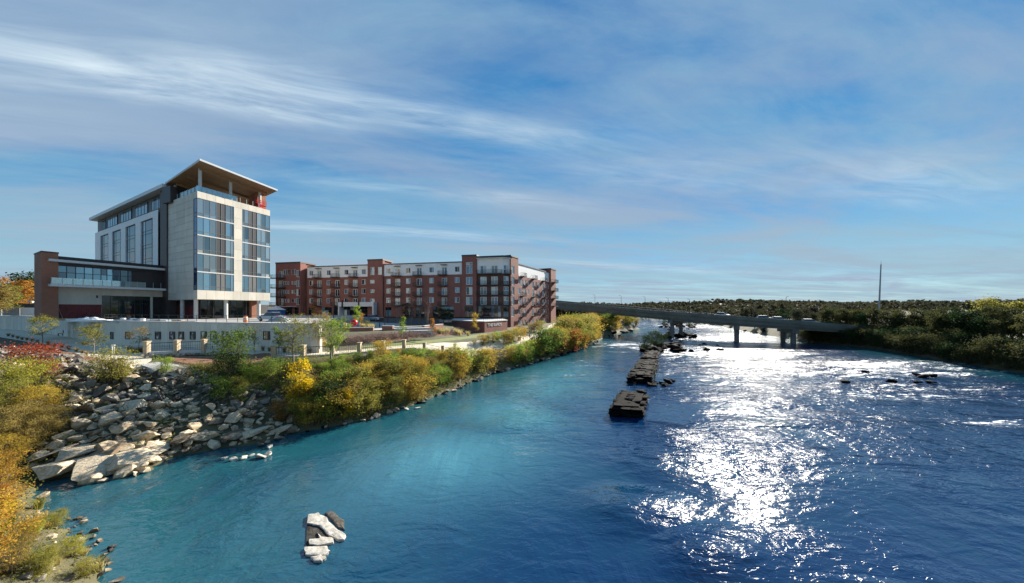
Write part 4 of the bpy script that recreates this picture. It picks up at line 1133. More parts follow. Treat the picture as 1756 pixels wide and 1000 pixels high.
# ------------------------------------------------------------------ road bridge
BP = [(905, 240, 512, 525), (930, 217, 515, 528), (955, 193, 517.5, 530.5), (1023, 152, 523, 537), (1085, 131, 528.5, 543.5), (1148, 117, 533.5, 549.5), (1207, 109, 537.5, 555), (1265, 103, 541.5, 559.5), (1320, 99.5, 545.5, 563), (1372, 97, 549.5, 566), (1420, 95, 553, 569), (1475, 93, 557, 572), (1560, 90, 562, 577)]
bl = catmull([(*P2(u, Y), Zat(vt, Y), Zat(vb, Y)) for u, Y, vt, vb in BP] if False else [Vector((P2(u, Y)[0], P2(u, Y)[1], Zat(vt, Y))) for u, Y, vt, vb in BP], 5)
bb = catmull([Vector((Zat(vb, Y), 0, 0)) for u, Y, vt, vb in BP], 5)
bl = [Vector((p[0], p[1], p[2])) for p in bl]; zb_ = [p[0] for p in bb]
bridge = thing('road_bridge', (bl[30][0], bl[30][1], 0), 'long concrete road bridge on twin piers crossing the river', 'bridge')
def loft(secs, name, mat, parent):
    """secs: per station a list of (offset across, z)"""
    mb = MB(); k = len(secs[0]); off = Vector(root_loc(parent))
    for i, sc in enumerate(secs):
        a, b = bl[max(i - 1, 0)], bl[min(i + 1, len(bl) - 1)]
        t = Vector((b[0] - a[0], b[1] - a[1])).normalized(); n_ = Vector((t[1], -t[0]))
        for o_, z in sc: mb.v.append((bl[i][0] + n_[0] * o_, bl[i][1] + n_[1] * o_, z))
    for i in range(len(secs) - 1):
        for j in range(k): mb.f.append((i*k + j, i*k + (j+1) % k, (i+1)*k + (j+1) % k, (i+1)*k + j))
    mb.f.append(tuple(range(k))); mb.f.append(tuple((len(secs) - 1) * k + j for j in range(k - 1, -1, -1)))
    return mb.build(name, mat, parent)
W_ = 11.0
loft([[(0, zb_[i] + 0.75), (0, p[2] - 1.0), (-W_, p[2] - 1.0), (-W_, zb_[i] + 0.75)] for i, p in enumerate(bl)], 'deck', M['bridge'], bridge)
for o0, o1 in ((-0.4, -1.3), (-3.8, -4.6), (-7.0, -7.8), (-9.8, -10.6)):
    loft([[(o0, zb_[i]), (o0, zb_[i] + 0.748), (o1, zb_[i] + 0.748), (o1, zb_[i])] for i, p in enumerate(bl)], 'girder', M['bridge'], bridge)
loft([[(0.25, p[2] - 1.25), (0.25, p[2] - 0.15), (-0.12, p[2] - 0.15), (-0.12, p[2] - 1.25)] for p in bl], 'parapet', M['bridge'], bridge)
loft([[(-W_ + .12, p[2] - .998), (-W_ + .12, p[2]), (-W_ - .25, p[2]), (-W_ - .25, p[2] - .998)] for p in bl], 'parapet', M['bridge'], bridge)
loft([[(-0.14, p[2] - .994), (-0.14, p[2] - .98), (-W_ + .14, p[2] - .98), (-W_ + .14, p[2] - .994)] for p in bl], 'road_surface', M['asphalt'], bridge)
loft([[(0.12, p[2] - .10), (0.12, p[2]), (0.04, p[2]), (0.04, p[2] - .10)] for p in bl], 'rail', M['rail'], bridge)
def bridge_at(u):
    k = (u - CX) / F
    for i in range(len(bl) - 1):
        a, b = bl[i], bl[i + 1]
        if a[0] / a[1] <= k <= b[0] / b[1]:
            f = (k - a[0]/a[1]) / (b[0]/b[1] - a[0]/a[1]); t = Vector((b[0]-a[0], b[1]-a[1])).normalized()
            return a.lerp(b, f), zb_[i] * (1 - f) + zb_[i + 1] * f, t
for u in (1023, 1148, 1263, 1366):
    p, zb0, t = bridge_at(u); n_ = Vector((t[1], -t[0])); base = Vector((p[0], p[1]))
    fr = Frame(base, t)
    mb = MB(); mb.fbox(fr, -0.8, 0.8, -W_ + 0.3, -0.3, zb0 - 1.1, zb0 - 0.003); capo = mb.build('cap_beam', M['pierc'], bridge)
    for o_ in ((-2.0, -8.6) if u != 1023 else (-2.5, -8.4)):
        c_ = base + n_ * o_
        mb = MB(); mb.tube([(c_[0], c_[1], -2.2), (c_[0], c_[1], zb0 - 1.103)], [0.68, 0.68], 14); mb.build('pier', M['pierc'], bridge)
def lamp(u, hgt, side_o, label, group):
    q_ = bridge_at(u)
    if q_ is None: return
    p, zb0, t = q_; n_ = Vector((t[1], -t[0])); b_ = Vector((p[0], p[1])) + n_ * side_o
    th_ = thing('street_lamp', (b_[0], b_[1], p[2] - 0.98), label, 'lamp post', group)
    mb = MB(); mb.tube([(0, 0, 0), (0, 0, hgt)], [0.09, 0.06], 6); mb.build('pole', M['rail'], th_, local=True)
    mb = MB(); mb.tube([(0, 0, hgt), (n_[0] * -.8 * np.sign(side_o + 5), n_[1] * -.8 * np.sign(side_o + 5), hgt + .18)], [0.05, 0.05], 5); mb.build('arm', M['rail'], th_, local=True)
    e_ = Vector((n_[0], n_[1])) * -1.0 * float(np.sign(side_o + 5))
    mb = MB(); mb.box(e_[0] - .3, e_[0] + .3, e_[1] - .15, e_[1] + .15, hgt + .12, hgt + .24); mb.build('lamp_head', M['railgrey'], th_, local=True)
for i_, u in enumerate((990, 1033, 1075, 1116, 1159, 1199, 1248, 1310)): lamp(u, 5.4, -10.4, ('first', 'second', 'third', 'fourth', 'fifth', 'sixth', 'seventh', 'eighth')[i_] + ' thin lamp post on the road bridge, counting from the apartment block', 'lamp posts along the road bridge')
lamp(1377, 8.2, -10.4, 'tallest thin pole near the right end of the road bridge', None)
lamp(1440, 7.8, -10.4, 'thin tall pole at the far right end of the road bridge above trees', None)

# ------------------------------------------------------------------ rocks
def hull_rock(seed, n=16, flat=1.0, bev=0.05):
    rr = random.Random(seed); bm = bmesh.new()
    for i in range(n):
        v = Vector((rr.gauss(0, 1), rr.gauss(0, 1), rr.gauss(0, 1))).normalized() * rr.uniform(0.72, 1.0)
        v = Vector((max(-.78, min(.78, v.x)), max(-.72, min(.72, v.y)), max(-.66, min(.66, v.z))))
        bm.verts.new(v)
    r_ = bmesh.ops.convex_hull(bm, input=bm.verts)
    bmesh.ops.delete(bm, geom=[g for g in r_['geom_interior'] if isinstance(g, bmesh.types.BMVert)], context='VERTS')
    bmesh.ops.dissolve_limit(bm, angle_limit=R(14), verts=bm.verts, edges=bm.edges)
    bmesh.ops.bevel(bm, geom=list(bm.edges), offset=bev, segments=1, affect='EDGES', profile=0.6)
    bmesh.ops.triangulate(bm, faces=bm.faces)
    bmesh.ops.subdivide_edges(bm, edges=[e for e in bm.edges if e.calc_length() > 0.55], cuts=1)
    for v in bm.verts:
        v.co += v.normal * 0.05 * noise.noise(v.co * 2.3 + Vector((seed, 0, 0)))
        v.co.z *= flat
    bmesh.ops.triangulate(bm, faces=bm.faces)
    me = bpy.data.meshes.new('boulder'); bm.to_mesh(me); bm.free()
    return me
rock_sets = {}
for key, flat in (('rock_tan', 0.8), ('rock_dark', 0.85), ('rock_black', 0.6), ('rock_white', 0.55)):
    rock_sets[key] = []
    for i in range(9):
        me = hull_rock(100 + i, 9 + i, flat, 0.022); me.materials.append(M[key]); rock_sets[key].append(me)
def rock(parent, key, p, size, name='boulder', sink=0.25, aspect=None, rr=rnd, tilt=0.35):
    me = rr.choice(rock_sets[key])
    o = bpy.data.objects.new(name, me); col.objects.link(o)
    a = aspect or (rr.uniform(.8, 1.35), rr.uniform(.7, 1.1), rr.uniform(.6, 1.0))
    o.scale = (a[0] * size, a[1] * size, a[2] * size)
    o.rotation_euler = (rr.uniform(-tilt, tilt), rr.uniform(-tilt, tilt), rr.uniform(0, 6.28))
    o.location = (p[0], p[1], p[2] + size * a[2] * (0.45 - sink))
    if parent is not None: o.parent = parent
    return o
# tan boulder slope in the foreground and the grey riprap above it: both pieces of the setting, every stone a child
bslope = bpy.data.objects.new('boulder_slope', None); col.objects.link(bslope); tag(bslope, kind='structure')
rslope = bpy.data.objects.new('riprap_slope', None); col.objects.link(rslope); tag(rslope, kind='structure')
bslope2 = bpy.data.objects.new('river_edge_rocks', None); col.objects.link(bslope2); tag(bslope2, kind='structure')
def inpoly(u, v, pl):
    c = False; j = len(pl) - 1
    for i in range(len(pl)):
        if (pl[i][1] > v) != (pl[j][1] > v) and u < (pl[j][0]-pl[i][0]) * (v-pl[i][1]) / (pl[j][1]-pl[i][1]) + pl[i][0]: c = not c
        j = i
    return c
def scatter(pl, n, spacing, rr):
    """stones spread over a stretch of ground outlined on the photograph, kept apart on the ground"""
    out = []; us_ = [p[0] for p in pl]; vs_ = [p[1] for p in pl]; tries = 0
    while len(out) < n and tries < n * 14:
        tries += 1
        u, v = rr.uniform(min(us_), max(us_)), rr.uniform(min(vs_), max(vs_))
        if not inpoly(u, v, pl): continue
        p = hit(u, v, water=True)
        if p is None: continue
        sp_ = spacing(u, v)
        if any((p - q_[0]).length < (sp_ + q_[1]) * 0.5 for q_ in out): continue
        out.append((p, sp_, u, v))
    return out
rr = random.Random(5)
tan_poly = [(55, 812), (60, 770), (120, 740), (130, 690), (150, 655), (215, 640), (330, 690), (420, 705), (500, 722), (505, 745), (440, 760), (350, 770), (290, 785), (255, 815), (160, 830)]
for p, sp_, u, v in scatter(tan_poly, 285, lambda u, v: rr.choice((0.42, 0.55, 0.7, 0.85, 1.1)) * (0.85 if v < 700 else 1.0), rr):
    light = 'rock_tan' if rr.random() < (.92 if v > 690 else .55) else 'rock_dark'
    rock(bslope, light, p, sp_ * 0.82, rr=rr, tilt=0.6, sink=0.15)
for u, v, s_ in ((120, 800, 1.7), (170, 806, 2.0), (225, 795, 1.7), (95, 785, 1.3), (150, 780, 1.5), (255, 788, 1.3), (200, 775, 1.4), (480, 738, 1.0), (405, 748, 1.2), (270, 770, 1.3), (310, 760, 1.2), (350, 752, 1.2), (440, 742, 1.1)):
    p = hit(u, v, water=True); rock(bslope, 'rock_tan', p, s_ * .8, rr=rr, tilt=0.18, sink=0.2, aspect=(1.5, 1.0, 0.55))
dark_poly = [(-10, 600), (60, 590), (120, 612), (205, 632), (260, 640), (330, 640), (420, 650), (470, 700), (420, 705), (330, 690), (215, 650), (150, 660), (125, 690), (60, 650), (-10, 660)]
ds = scatter(dark_poly, 520, lambda u, v: rr.choice((0.38, 0.5, 0.62, 0.8)), rr)
ds.sort(key=lambda t: -t[1])
for p, sp_, u, v in ds[:295]: rock(rslope, 'rock_dark' if rr.random() < .8 else 'rock_tan', p, sp_ * 0.8, name='stone', rr=rr, tilt=0.7, sink=0.2)
def joined_stones(name, pts, key, parent, rr):
    mb = MB()
    for p, s_ in pts:
        me = rr.choice(rock_sets[key]); rot = Matrix.Rotation(rr.uniform(0, 6.28), 3, 'Z') @ Matrix.Rotation(rr.uniform(-.6, .6), 3, 'X')
        vs = [rot @ Vector((v.co.x * s_ * 1.2, v.co.y * s_, v.co.z * s_)) for v in me.vertices]
        mb.add([(v.x + p[0], v.y + p[1], v.z + p[2] + s_ * .1) for v in vs], [tuple(f.vertices) for f in me.polygons])
    o = mb.build(name, M[key], parent); tag(o, kind='stuff'); return o
joined_stones('small_stones', [(p, sp_ * .6) for p, sp_, u, v in ds[295:]] + [(t[0], t[1]) for t in [(hit(rr.uniform(0, 480), rr.uniform(600, 720)), rr.uniform(.1, .22)) for _ in range(700)] if t[0] is not None], 'rock_dark', rslope, rr)
joined_stones('small_stones', [(t[0], t[1]) for t in [(hit(rr.uniform(60, 500), rr.uniform(650, 815), water=True), rr.uniform(.1, .24)) for _ in range(800)] if t[0] is not None and t[0].z > 0.02], 'rock_tan', bslope, rr)
# bottom-left stones along the inlet
for u, v, s_, key in ((285, 0, 0, None),):
    pass
bl_poly = [(0, 1000), (0, 930), (60, 880), (110, 870), (190, 905), (200, 1000)]
for p, sp_, u, v in scatter(bl_poly, 80, lambda u, v: rr.choice((0.14, 0.18, 0.24, 0.34)), rr):
    rock(bslope2, 'rock_tan' if rr.random() < .4 else 'rock_dark', p, sp_ * .75, name='stone', rr=rr, tilt=.4)
for u, v, s_ in ((75, 853, .34), (143, 898, .2), (162, 912, .2), (138, 925, .18)):
    p = Pz(u, v, 0.0); rock(bslope2, 'rock_tan', p, s_, name='stone', rr=rr, tilt=.15, sink=.1)
# pale stones along the water's edge
edge_l = resample([Vector(p) for p in LB[12:24]], 0.5)
for i, p in enumerate(edge_l[:190]):
    q_ = p + Vector((rr.uniform(-.5, .5), rr.uniform(-.5, .5)))
    if rr.random() < .85: rock(bslope2, rr.choice(('rock_dark', 'rock_tan', 'rock_dark', 'rock_black')), (q_[0], q_[1], 0.0), rr.uniform(.14, .38) * (1 + p[1] / 90), name='stone', rr=rr, tilt=.3, sink=.15)
for u, v, s_ in ((384, 787, .3), (400, 790, .35), (420, 786, .35), (432, 783, .3), (447, 785, .42), (459, 781, .4), (462, 768, .3), (697, 703, .3), (716, 701, .32)):
    p = Pz(u, v, 0.0); rock(bslope2, 'rock_white', p, s_, name='stone', rr=rr, tilt=.15, sink=.1)
# bleached ledge standing in the river near the camera
led = thing('river_rock', tuple(Pz(556, 930, 0.0)), 'pale bleached rock ledge split into strips, standing in the near shallow water', 'rock')
lm = led.location
def ledge(us, z, mat, th=.35):
    pts = [Pz(u, v, z) for u, v in us]; bm = bmesh.new()
    c_ = sum(pts, Vector()) / len(pts); top = []; k = 3; ring = []
    n = len(pts)
    fine_ = []
    for i in range(n):
        for j in range(k):
            q_ = pts[i].lerp(pts[(i + 1) % n], j / k); q_ = q_ + Vector((rr.uniform(-.035, .035), rr.uniform(-.035, .035), rr.uniform(-.008, .0))); fine_.append(q_)
    mb = MB(); m_ = len(fine_)
    inn = [c_.lerp(q_, 0.72) + Vector((0, 0, .012)) for q_ in fine_]
    mb.add([tuple(q_ + (q_ - c_) * .12 - Vector((0, 0, th))) for q_ in fine_] + [tuple(q_) for q_ in fine_] + [tuple(q_) for q_ in inn] + [tuple(c_ + Vector((0, 0, .014)))],
           [(i, (i+1) % m_, m_ + (i+1) % m_, m_ + i) for i in range(m_)] + [(m_ + i, m_ + (i+1) % m_, 2*m_ + (i+1) % m_, 2*m_ + i) for i in range(m_)] + [(2*m_ + i, 2*m_ + (i+1) % m_, 3*m_) for i in range(m_)])
    mb.build('slab', M[mat], led, smooth=False)
ledge([(528, 882), (545, 879), (560, 888), (575, 905), (592, 915), (590, 924), (578, 925), (560, 912), (545, 900), (528, 896)], 0.10, 'rock_white')
ledge([(545, 912), (552, 920), (570, 922), (573, 929), (550, 934), (530, 932), (531, 925), (548, 923)], 0.10, 'rock_white')
ledge([(523, 937), (560, 936), (566, 944), (558, 950), (524, 951)], 0.10, 'rock_white')
ledge([(532, 955), (550, 951), (560, 955), (552, 962), (538, 961)], 0.10, 'rock_white')
ledge([(527, 898), (545, 903), (562, 916), (560, 950), (523, 952)], 0.04, 'rock_dark', .3)
ledge([(558, 878), (570, 876), (590, 892), (592, 908), (575, 900)], 0.05, 'rock_dark', .3)
# ruined masonry of the old dam
def ruin(name, label, quad, h, courses, blocks, seed):
    """quad: plan corners front-left, front-right, back-right, back-left"""
    r3 = random.Random(seed); th_ = thing(name, (*quad[0], 0), label, 'ruin')
    fl, fr_, br_, bl__ = [Vector(q_) for q_ in quad]
    mb = MB(); mb.prism([q_ + ((fl + fr_ + br_ + bl__) / 4 - q_) * .14 for q_ in (fl, fr_, br_, bl__)], -0.6, h * .82); mb.build('core', M['rock_black'], th_)
    L = ((bl__ - fl).length + (br_ - fr_).length) / 2
    for c in range(courses):
        z0 = -0.15 + (h + .15) * c / courses; z1 = -0.15 + (h + .15) * (c + 1) / courses
        n_l = max(2, int(blocks * L / (fr_ - fl).length))
        sides = [(fl, fr_, blocks), (fr_, br_, n_l), (bl__, br_, blocks), (fl, bl__, n_l)] if c < courses - 1 else []
        for a, b, n_ in sides:
            for i in range(n_):
                if c == courses - 2 and r3.random() < .25: continue
                m_ = a.lerp(b, (i + .5 + r3.uniform(-.15, .15)) / n_); d_ = (b - a); w_ = d_.length / n_
                me = r3.choice(rock_sets['rock_black']); o = bpy.data.objects.new('stone', me); col.objects.link(o); o.parent = th_
                o.location = (m_[0] - fl[0], m_[1] - fl[1], (z0 + z1) / 2); o.rotation_euler = (r3.uniform(-.1, .1), r3.uniform(-.1, .1), math.atan2(d_[1], d_[0]) + r3.uniform(-.15, .15))
                o.scale = (w_ * r3.uniform(.7, 1.15), r3.uniform(.4, .6), (z1 - z0) * r3.uniform(1.0, 1.5))
        if c == courses - 1:
            for i in range(n_l):
                for j in range(blocks):
                    if r3.random() < .12: continue
                    m_ = fl.lerp(fr_, (j + .5) / blocks).lerp(bl__.lerp(br_, (j + .5) / blocks), (i + .5) / n_l)
                    me = r3.choice(rock_sets['rock_black']); o = bpy.data.objects.new('stone', me); col.objects.link(o); o.parent = th_
                    o.location = (m_[0] - fl[0], m_[1] - fl[1], h * .82 + r3.uniform(-.22, .12)); o.rotation_euler = (r3.uniform(-.16, .16), r3.uniform(-.16, .16), r3.uniform(-.5, .5))
                    o.scale = ((fr_ - fl).length / blocks * .75, L / n_l * r3.uniform(.6, 1.0), r3.uniform(.2, .34))
    return th_
ruin('ruined_dam_block', 'short dark block of broken stone masonry, nearest of the old dam ruins midriver', [P2(1050, 32), P2(1098, 31.6), P2(1108, 38.0), P2(1066, 38.4)], 1.15, 5, 3, 3)
ruin('ruined_dam_wall', 'long dark ruined stone wall running upstream behind the separate masonry block', [P2(1078, 46.5), P2(1115, 46.2), P2(1126, 62), P2(1098, 62)], 1.2, 5, 3, 4)
ruin('ruined_dam_wall', 'far broken end of the ruined stone wall in front of the bushy island', [P2(1100, 65.5), P2(1124, 65), P2(1130, 77), P2(1108, 77)], 0.9, 4, 3, 6)
def isle(name, label, pts, seed, key='rock_black'):
    r3 = random.Random(seed); th_ = thing(name, (pts[0][0], pts[0][1], 0), label, 'rocks')
    for x, y, s_ in pts:
        o = rock(None, key, (x - pts[0][0], y - pts[0][1], 0), s_, name='stone', rr=r3, tilt=.3, sink=.2); o.parent = th_
def ring(u0, u1, v0, v1, n, s0, s1, seed):
    r3 = random.Random(seed); out = []
    for i in range(n):
        p = Pz(r3.uniform(u0, u1), r3.uniform(v0, v1), 0); out.append((p[0], p[1], r3.uniform(s0, s1)))
    return out
isle('rock_shoal', 'fallen dark stones around the foot of the short masonry block', ring(1040, 1112, 700, 717, 12, .25, .6, 9), 9)
isle('rock_shoal', 'low dark rocks beside the lone sapling right of the long ruin', ring(1112, 1160, 654, 663, 12, .4, .9, 1), 1)
isle('rock_island', 'dark bushy rock island at the upstream end of the long ruined wall', ring(1100, 1165, 588, 604, 30, 1.0, 2.2, 2), 2)
isle('rock_island', 'flat dark rock shoal at the foot of the bridge pier midriver', ring(1130, 1192, 573, 580, 24, 1.0, 2.4, 3), 3)
isle('rock_island', 'far dark rock shoal seen under the bridge', ring(1130, 1192, 558, 563, 22, 1.2, 2.6, 4), 4)
isle('rock_shoal', 'scattered low black rocks right of the island in rapids', ring(1163, 1240, 590, 604, 10, .5, 1.1, 5), 5)
isle('rock_shoal', 'dark wet rocks breaking the rapids at right of the river', ring(1430, 1640, 640, 660, 9, .5, 1.0, 6), 6)
isle('rock_shoal', 'dark boulders off the left bank promontory', ring(1040, 1092, 566, 578, 14, .8, 2.0, 7), 7)
isle('rock_shoal', 'dark rocks by the right bank below the bridge', ring(1270, 1400, 562, 572, 16, .9, 2.0, 8), 8)

# ------------------------------------------------------------------ fences
def fence(name, label, line, step, stone_n, zf, hgt=1.1):
    pts = resample(line, step); th_ = thing(name, (pts[0][0], pts[0][1], zf(pts[0])), label, 'fence')
    zs = [zf(p) for p in pts]
    for i, p in enumerate(pts):
        stone = i < stone_n; w_ = .21 if stone else .07
        mb = MB(); mb.box(p[0] - w_, p[0] + w_, p[1] - w_, p[1] + w_, zs[i] - .4, zs[i] + (hgt + .12 if stone else hgt + .02))
        po = mb.build('post', M['stonepost'] if stone else M['rail'], th_)
        if stone:
            mb = MB(); mb.box(p[0] - .26, p[0] + .26, p[1] - .26, p[1] + .26, zs[i] + hgt + .122, zs[i] + hgt + .2); mb.build('post_cap', M['stonepost'], po)
    for i in range(len(pts) - 1):
        a, b = pts[i], pts[i + 1]; d_ = b - a; L = d_.length; fr = Frame(a, d_.normalized()); w_ = .22 if i < stone_n else .08
        def zz(t): return zs[i] + (zs[i + 1] - zs[i]) * t
        mb = MB()
        mb.tube([(*fr.p(w_, 0, zz(0) + hgt - .06),), (*fr.p(L - w_, 0, zz(1) + hgt - .06),)], [.035, .035], 6)
        rl = mb.build('rail', M['rail'], th_)
        mb = MB(); n_ = 12
        for j in range(1, n_):
            t = j / n_; mb.box(a[0] + d_[0]*t - .008, a[0] + d_[0]*t + .008, a[1] + d_[1]*t - .008, a[1] + d_[1]*t + .008, zz(t) + .12, zz(t) + hgt - .09)
        for z in (.15, .4, .65): mb.tube([fr.p(w_, .01, zz(0) + z), fr.p(L - w_, .01, zz(1) + z)], [.01, .01], 4)
        mb.build('wire_infill', M['rail'], rl)
        mb = MB(); v_ = [fr.p(w_, -.14, zz(0) - .5), fr.p(L - w_, -.14, zz(1) - .5), fr.p(L - w_, .14, zz(1) - .5), fr.p(w_, .14, zz(0) - .5), fr.p(w_, -.14, zz(0) + .1), fr.p(L - w_, -.14, zz(1) + .1), fr.p(L - w_, .14, zz(1) + .1), fr.p(w_, .14, zz(0) + .1)]
        mb.add(v_, [(3,2,1,0),(4,5,6,7),(0,1,5,4),(1,2,6,5),(2,3,7,6),(3,0,4,7)]); mb.build('kerb', M['column'], th_)
    return th_
fence('riverside_fence', 'long riverside fence of stone posts and dark rails along the riverwalk', fence_line, 2.95, 9, lambda p: Hg(p[0], p[1]) + .05)
f1 = catmull([P2(252, 36.2), P2(295, 37.2), P2(334, 37.8), P2(366, 38.6), P2(400, 39.0)], 6)
fence('promenade_fence', 'short fence with tan stone posts on a rock wall below the hotel wall', f1, 2.45, 12, lambda p: 5.62 + .008 * (p[0] + 41), 1.12)
# rough stone wall below the short fence
sw = thing('dry_stone_wall', (*f1[0], 4.6), 'low dark dry stone wall under the short promenade fence', 'wall')
r3 = random.Random(9)
for p in resample(f1, 0.42):
    for z, key in ((4.55, 'rock_dark'), (4.95, 'rock_dark'), (5.3, 'rock_tan')):
        o = rock(None, key, (p[0] - f1[0][0], p[1] - f1[0][1] - .3 + r3.uniform(-.08, .05), z - 4.6), r3.uniform(.24, .36), name='stone', rr=r3, tilt=.3); o.parent = sw
# slip of gravel path and mulch beds on the bank
def patch(name, uv, dz, mat, n=14):
    """ground cover laid over the terrain inside an outline"""
    pts = [hit(u, v) for u, v in uv]; c_ = sum(pts, Vector()) / len(pts); outl = catmull([Vector((p[0], p[1])) for p in pts] + [Vector((pts[0][0], pts[0][1]))], 4)
    vs = []; fs = []; k = len(outl); rings = 8
    for r_ in range(rings + 1):
        for p in outl:
            q_ = Vector((c_[0], c_[1])).lerp(p, max(r_ / rings, .02)); vs.append((q_[0], q_[1], Hg(q_[0], q_[1]) + dz * (1 if r_ < rings else -.5)))
    for r_ in range(rings):
        for i in range(k - 1): fs.append((r_*k + i, r_*k + i + 1, (r_+1)*k + i + 1, (r_+1)*k + i))
    mb = MB(); mb.v = vs; mb.f = fs; o = mb.build(name, mat); tag(o, kind='structure'); return o
patch('gravel_path', [(225, 628), (270, 622), (305, 632), (400, 652), (395, 662), (330, 655), (270, 645)], .12, M['gravel'])
patch('mulch_bed', [(0, 588), (80, 597), (150, 612), (215, 626), (200, 634), (140, 622), (60, 604), (0, 594)], .16, M['mulch'])
patch('mulch_bed', [(275, 612), (340, 612), (420, 610), (470, 606), (465, 616), (400, 628), (330, 628), (290, 622)], .12, M['mulch'])
patch('lawn', [(600, 597), (680, 590), (780, 581), (835, 572), (830, 577), (760, 586), (690, 594), (620, 601)], .05, M['lawn'])
patch('shrub_bed_soil', [(590, 582), (660, 576), (740, 571), (800, 569), (790, 574), (700, 582), (600, 590)], .06, M['mulch'])
# ------------------------------------------------------------------ vegetation
LM = {
 'gold': leaf_mat('golden_leaves', [(0.14, 0.10, 0.03), (0.38, 0.27, 0.05), (0.52, 0.37, 0.06), (0.60, 0.47, 0.10)], .5),
 'amber': leaf_mat('amber_leaves', [(0.16, 0.09, 0.025), (0.44, 0.26, 0.045), (0.58, 0.36, 0.06), (0.64, 0.46, 0.10)], .5),
 'yellow': leaf_mat('yellow_leaves', [(0.36, 0.28, 0.02), (0.68, 0.48, 0.02), (0.76, 0.60, 0.05)], .55),
 'yelgreen': leaf_mat('yellow_green_leaves', [(0.16, 0.16, 0.03), (0.38, 0.36, 0.05), (0.54, 0.49, 0.08)], .5),
 'olive': leaf_mat('olive_leaves', [(0.10, 0.10, 0.03), (0.22, 0.22, 0.05), (0.36, 0.33, 0.07), (0.46, 0.36, 0.08)], .5),
 'brown': leaf_mat('brown_olive_leaves', [(0.11, 0.09, 0.035), (0.25, 0.19, 0.06), (0.40, 0.30, 0.09), (0.48, 0.38, 0.12)], .5),
 'green': leaf_mat('green_leaves', [(0.045, 0.075, 0.02), (0.11, 0.18, 0.035), (0.20, 0.27, 0.05), (0.29, 0.33, 0.07)], .5),
 'lime': leaf_mat('lime_leaves', [(0.14, 0.20, 0.04), (0.28, 0.38, 0.06), (0.42, 0.50, 0.09)], .5),
 'dark': leaf_mat('dark_green_leaves', [(0.012, 0.026, 0.010), (0.028, 0.055, 0.018), (0.055, 0.09, 0.025)], .3),
 'deep': leaf_mat('bank_tree_leaves', [(0.026, 0.034, 0.015), (0.055, 0.064, 0.024), (0.10, 0.10, 0.034), (0.16, 0.135, 0.042)], .38),
 'red': leaf_mat('red_leaves', [(0.16, 0.03, 0.02), (0.36, 0.07, 0.035), (0.46, 0.16, 0.06)], .5),
 'orange': leaf_mat('orange_leaves', [(0.22, 0.10, 0.025), (0.46, 0.22, 0.04), (0.56, 0.33, 0.06)], .5),
 'straw': leaf_mat('straw_grass', [(0.34, 0.27, 0.11), (0.54, 0.46, 0.20), (0.64, 0.57, 0.28)], .45),
 'tan': leaf_mat('tan_grass', [(0.18, 0.13, 0.055), (0.33, 0.25, 0.10), (0.42, 0.33, 0.15)], .4),
 'purple': leaf_mat('purple_brown_twigs', [(0.12, 0.08, 0.075), (0.24, 0.17, 0.15), (0.33, 0.25, 0.20)], .35),
 'russet': leaf_mat('russet_park_leaves', [(0.05, 0.035, 0.02), (0.10, 0.065, 0.03), (0.15, 0.095, 0.045)], .3),
 'far': leaf_mat('far_wood_leaves', [(0.030, 0.040, 0.028), (0.055, 0.062, 0.036), (0.088, 0.075, 0.042), (0.11, 0.08, 0.046)], .25),
}
def leaves_into(vs, fs, c, size, rr, up=0.35):
    """one leaf: a folded rhombus"""
    t = Vector((rr.gauss(0, 1), rr.gauss(0, 1), rr.gauss(0, .7))).normalized()
    n = Vector((rr.gauss(0, 1), rr.gauss(0, 1), rr.gauss(up, 1))).normalized()
    w = t.cross(n)
    if w.length < .1: w = t.orthogonal()
    w.normalize(); s_ = size * rr.uniform(.6, 1.3); b = len(vs)
    fold = t.cross(w) * s_ * .14
    vs += [tuple(c - t * s_ * .5), tuple(c + w * s_ * .32 + fold), tuple(c + t * s_ * .5), tuple(c - w * s_ * .32 + fold)]
    fs.append((b, b + 1, b + 2, b + 3))
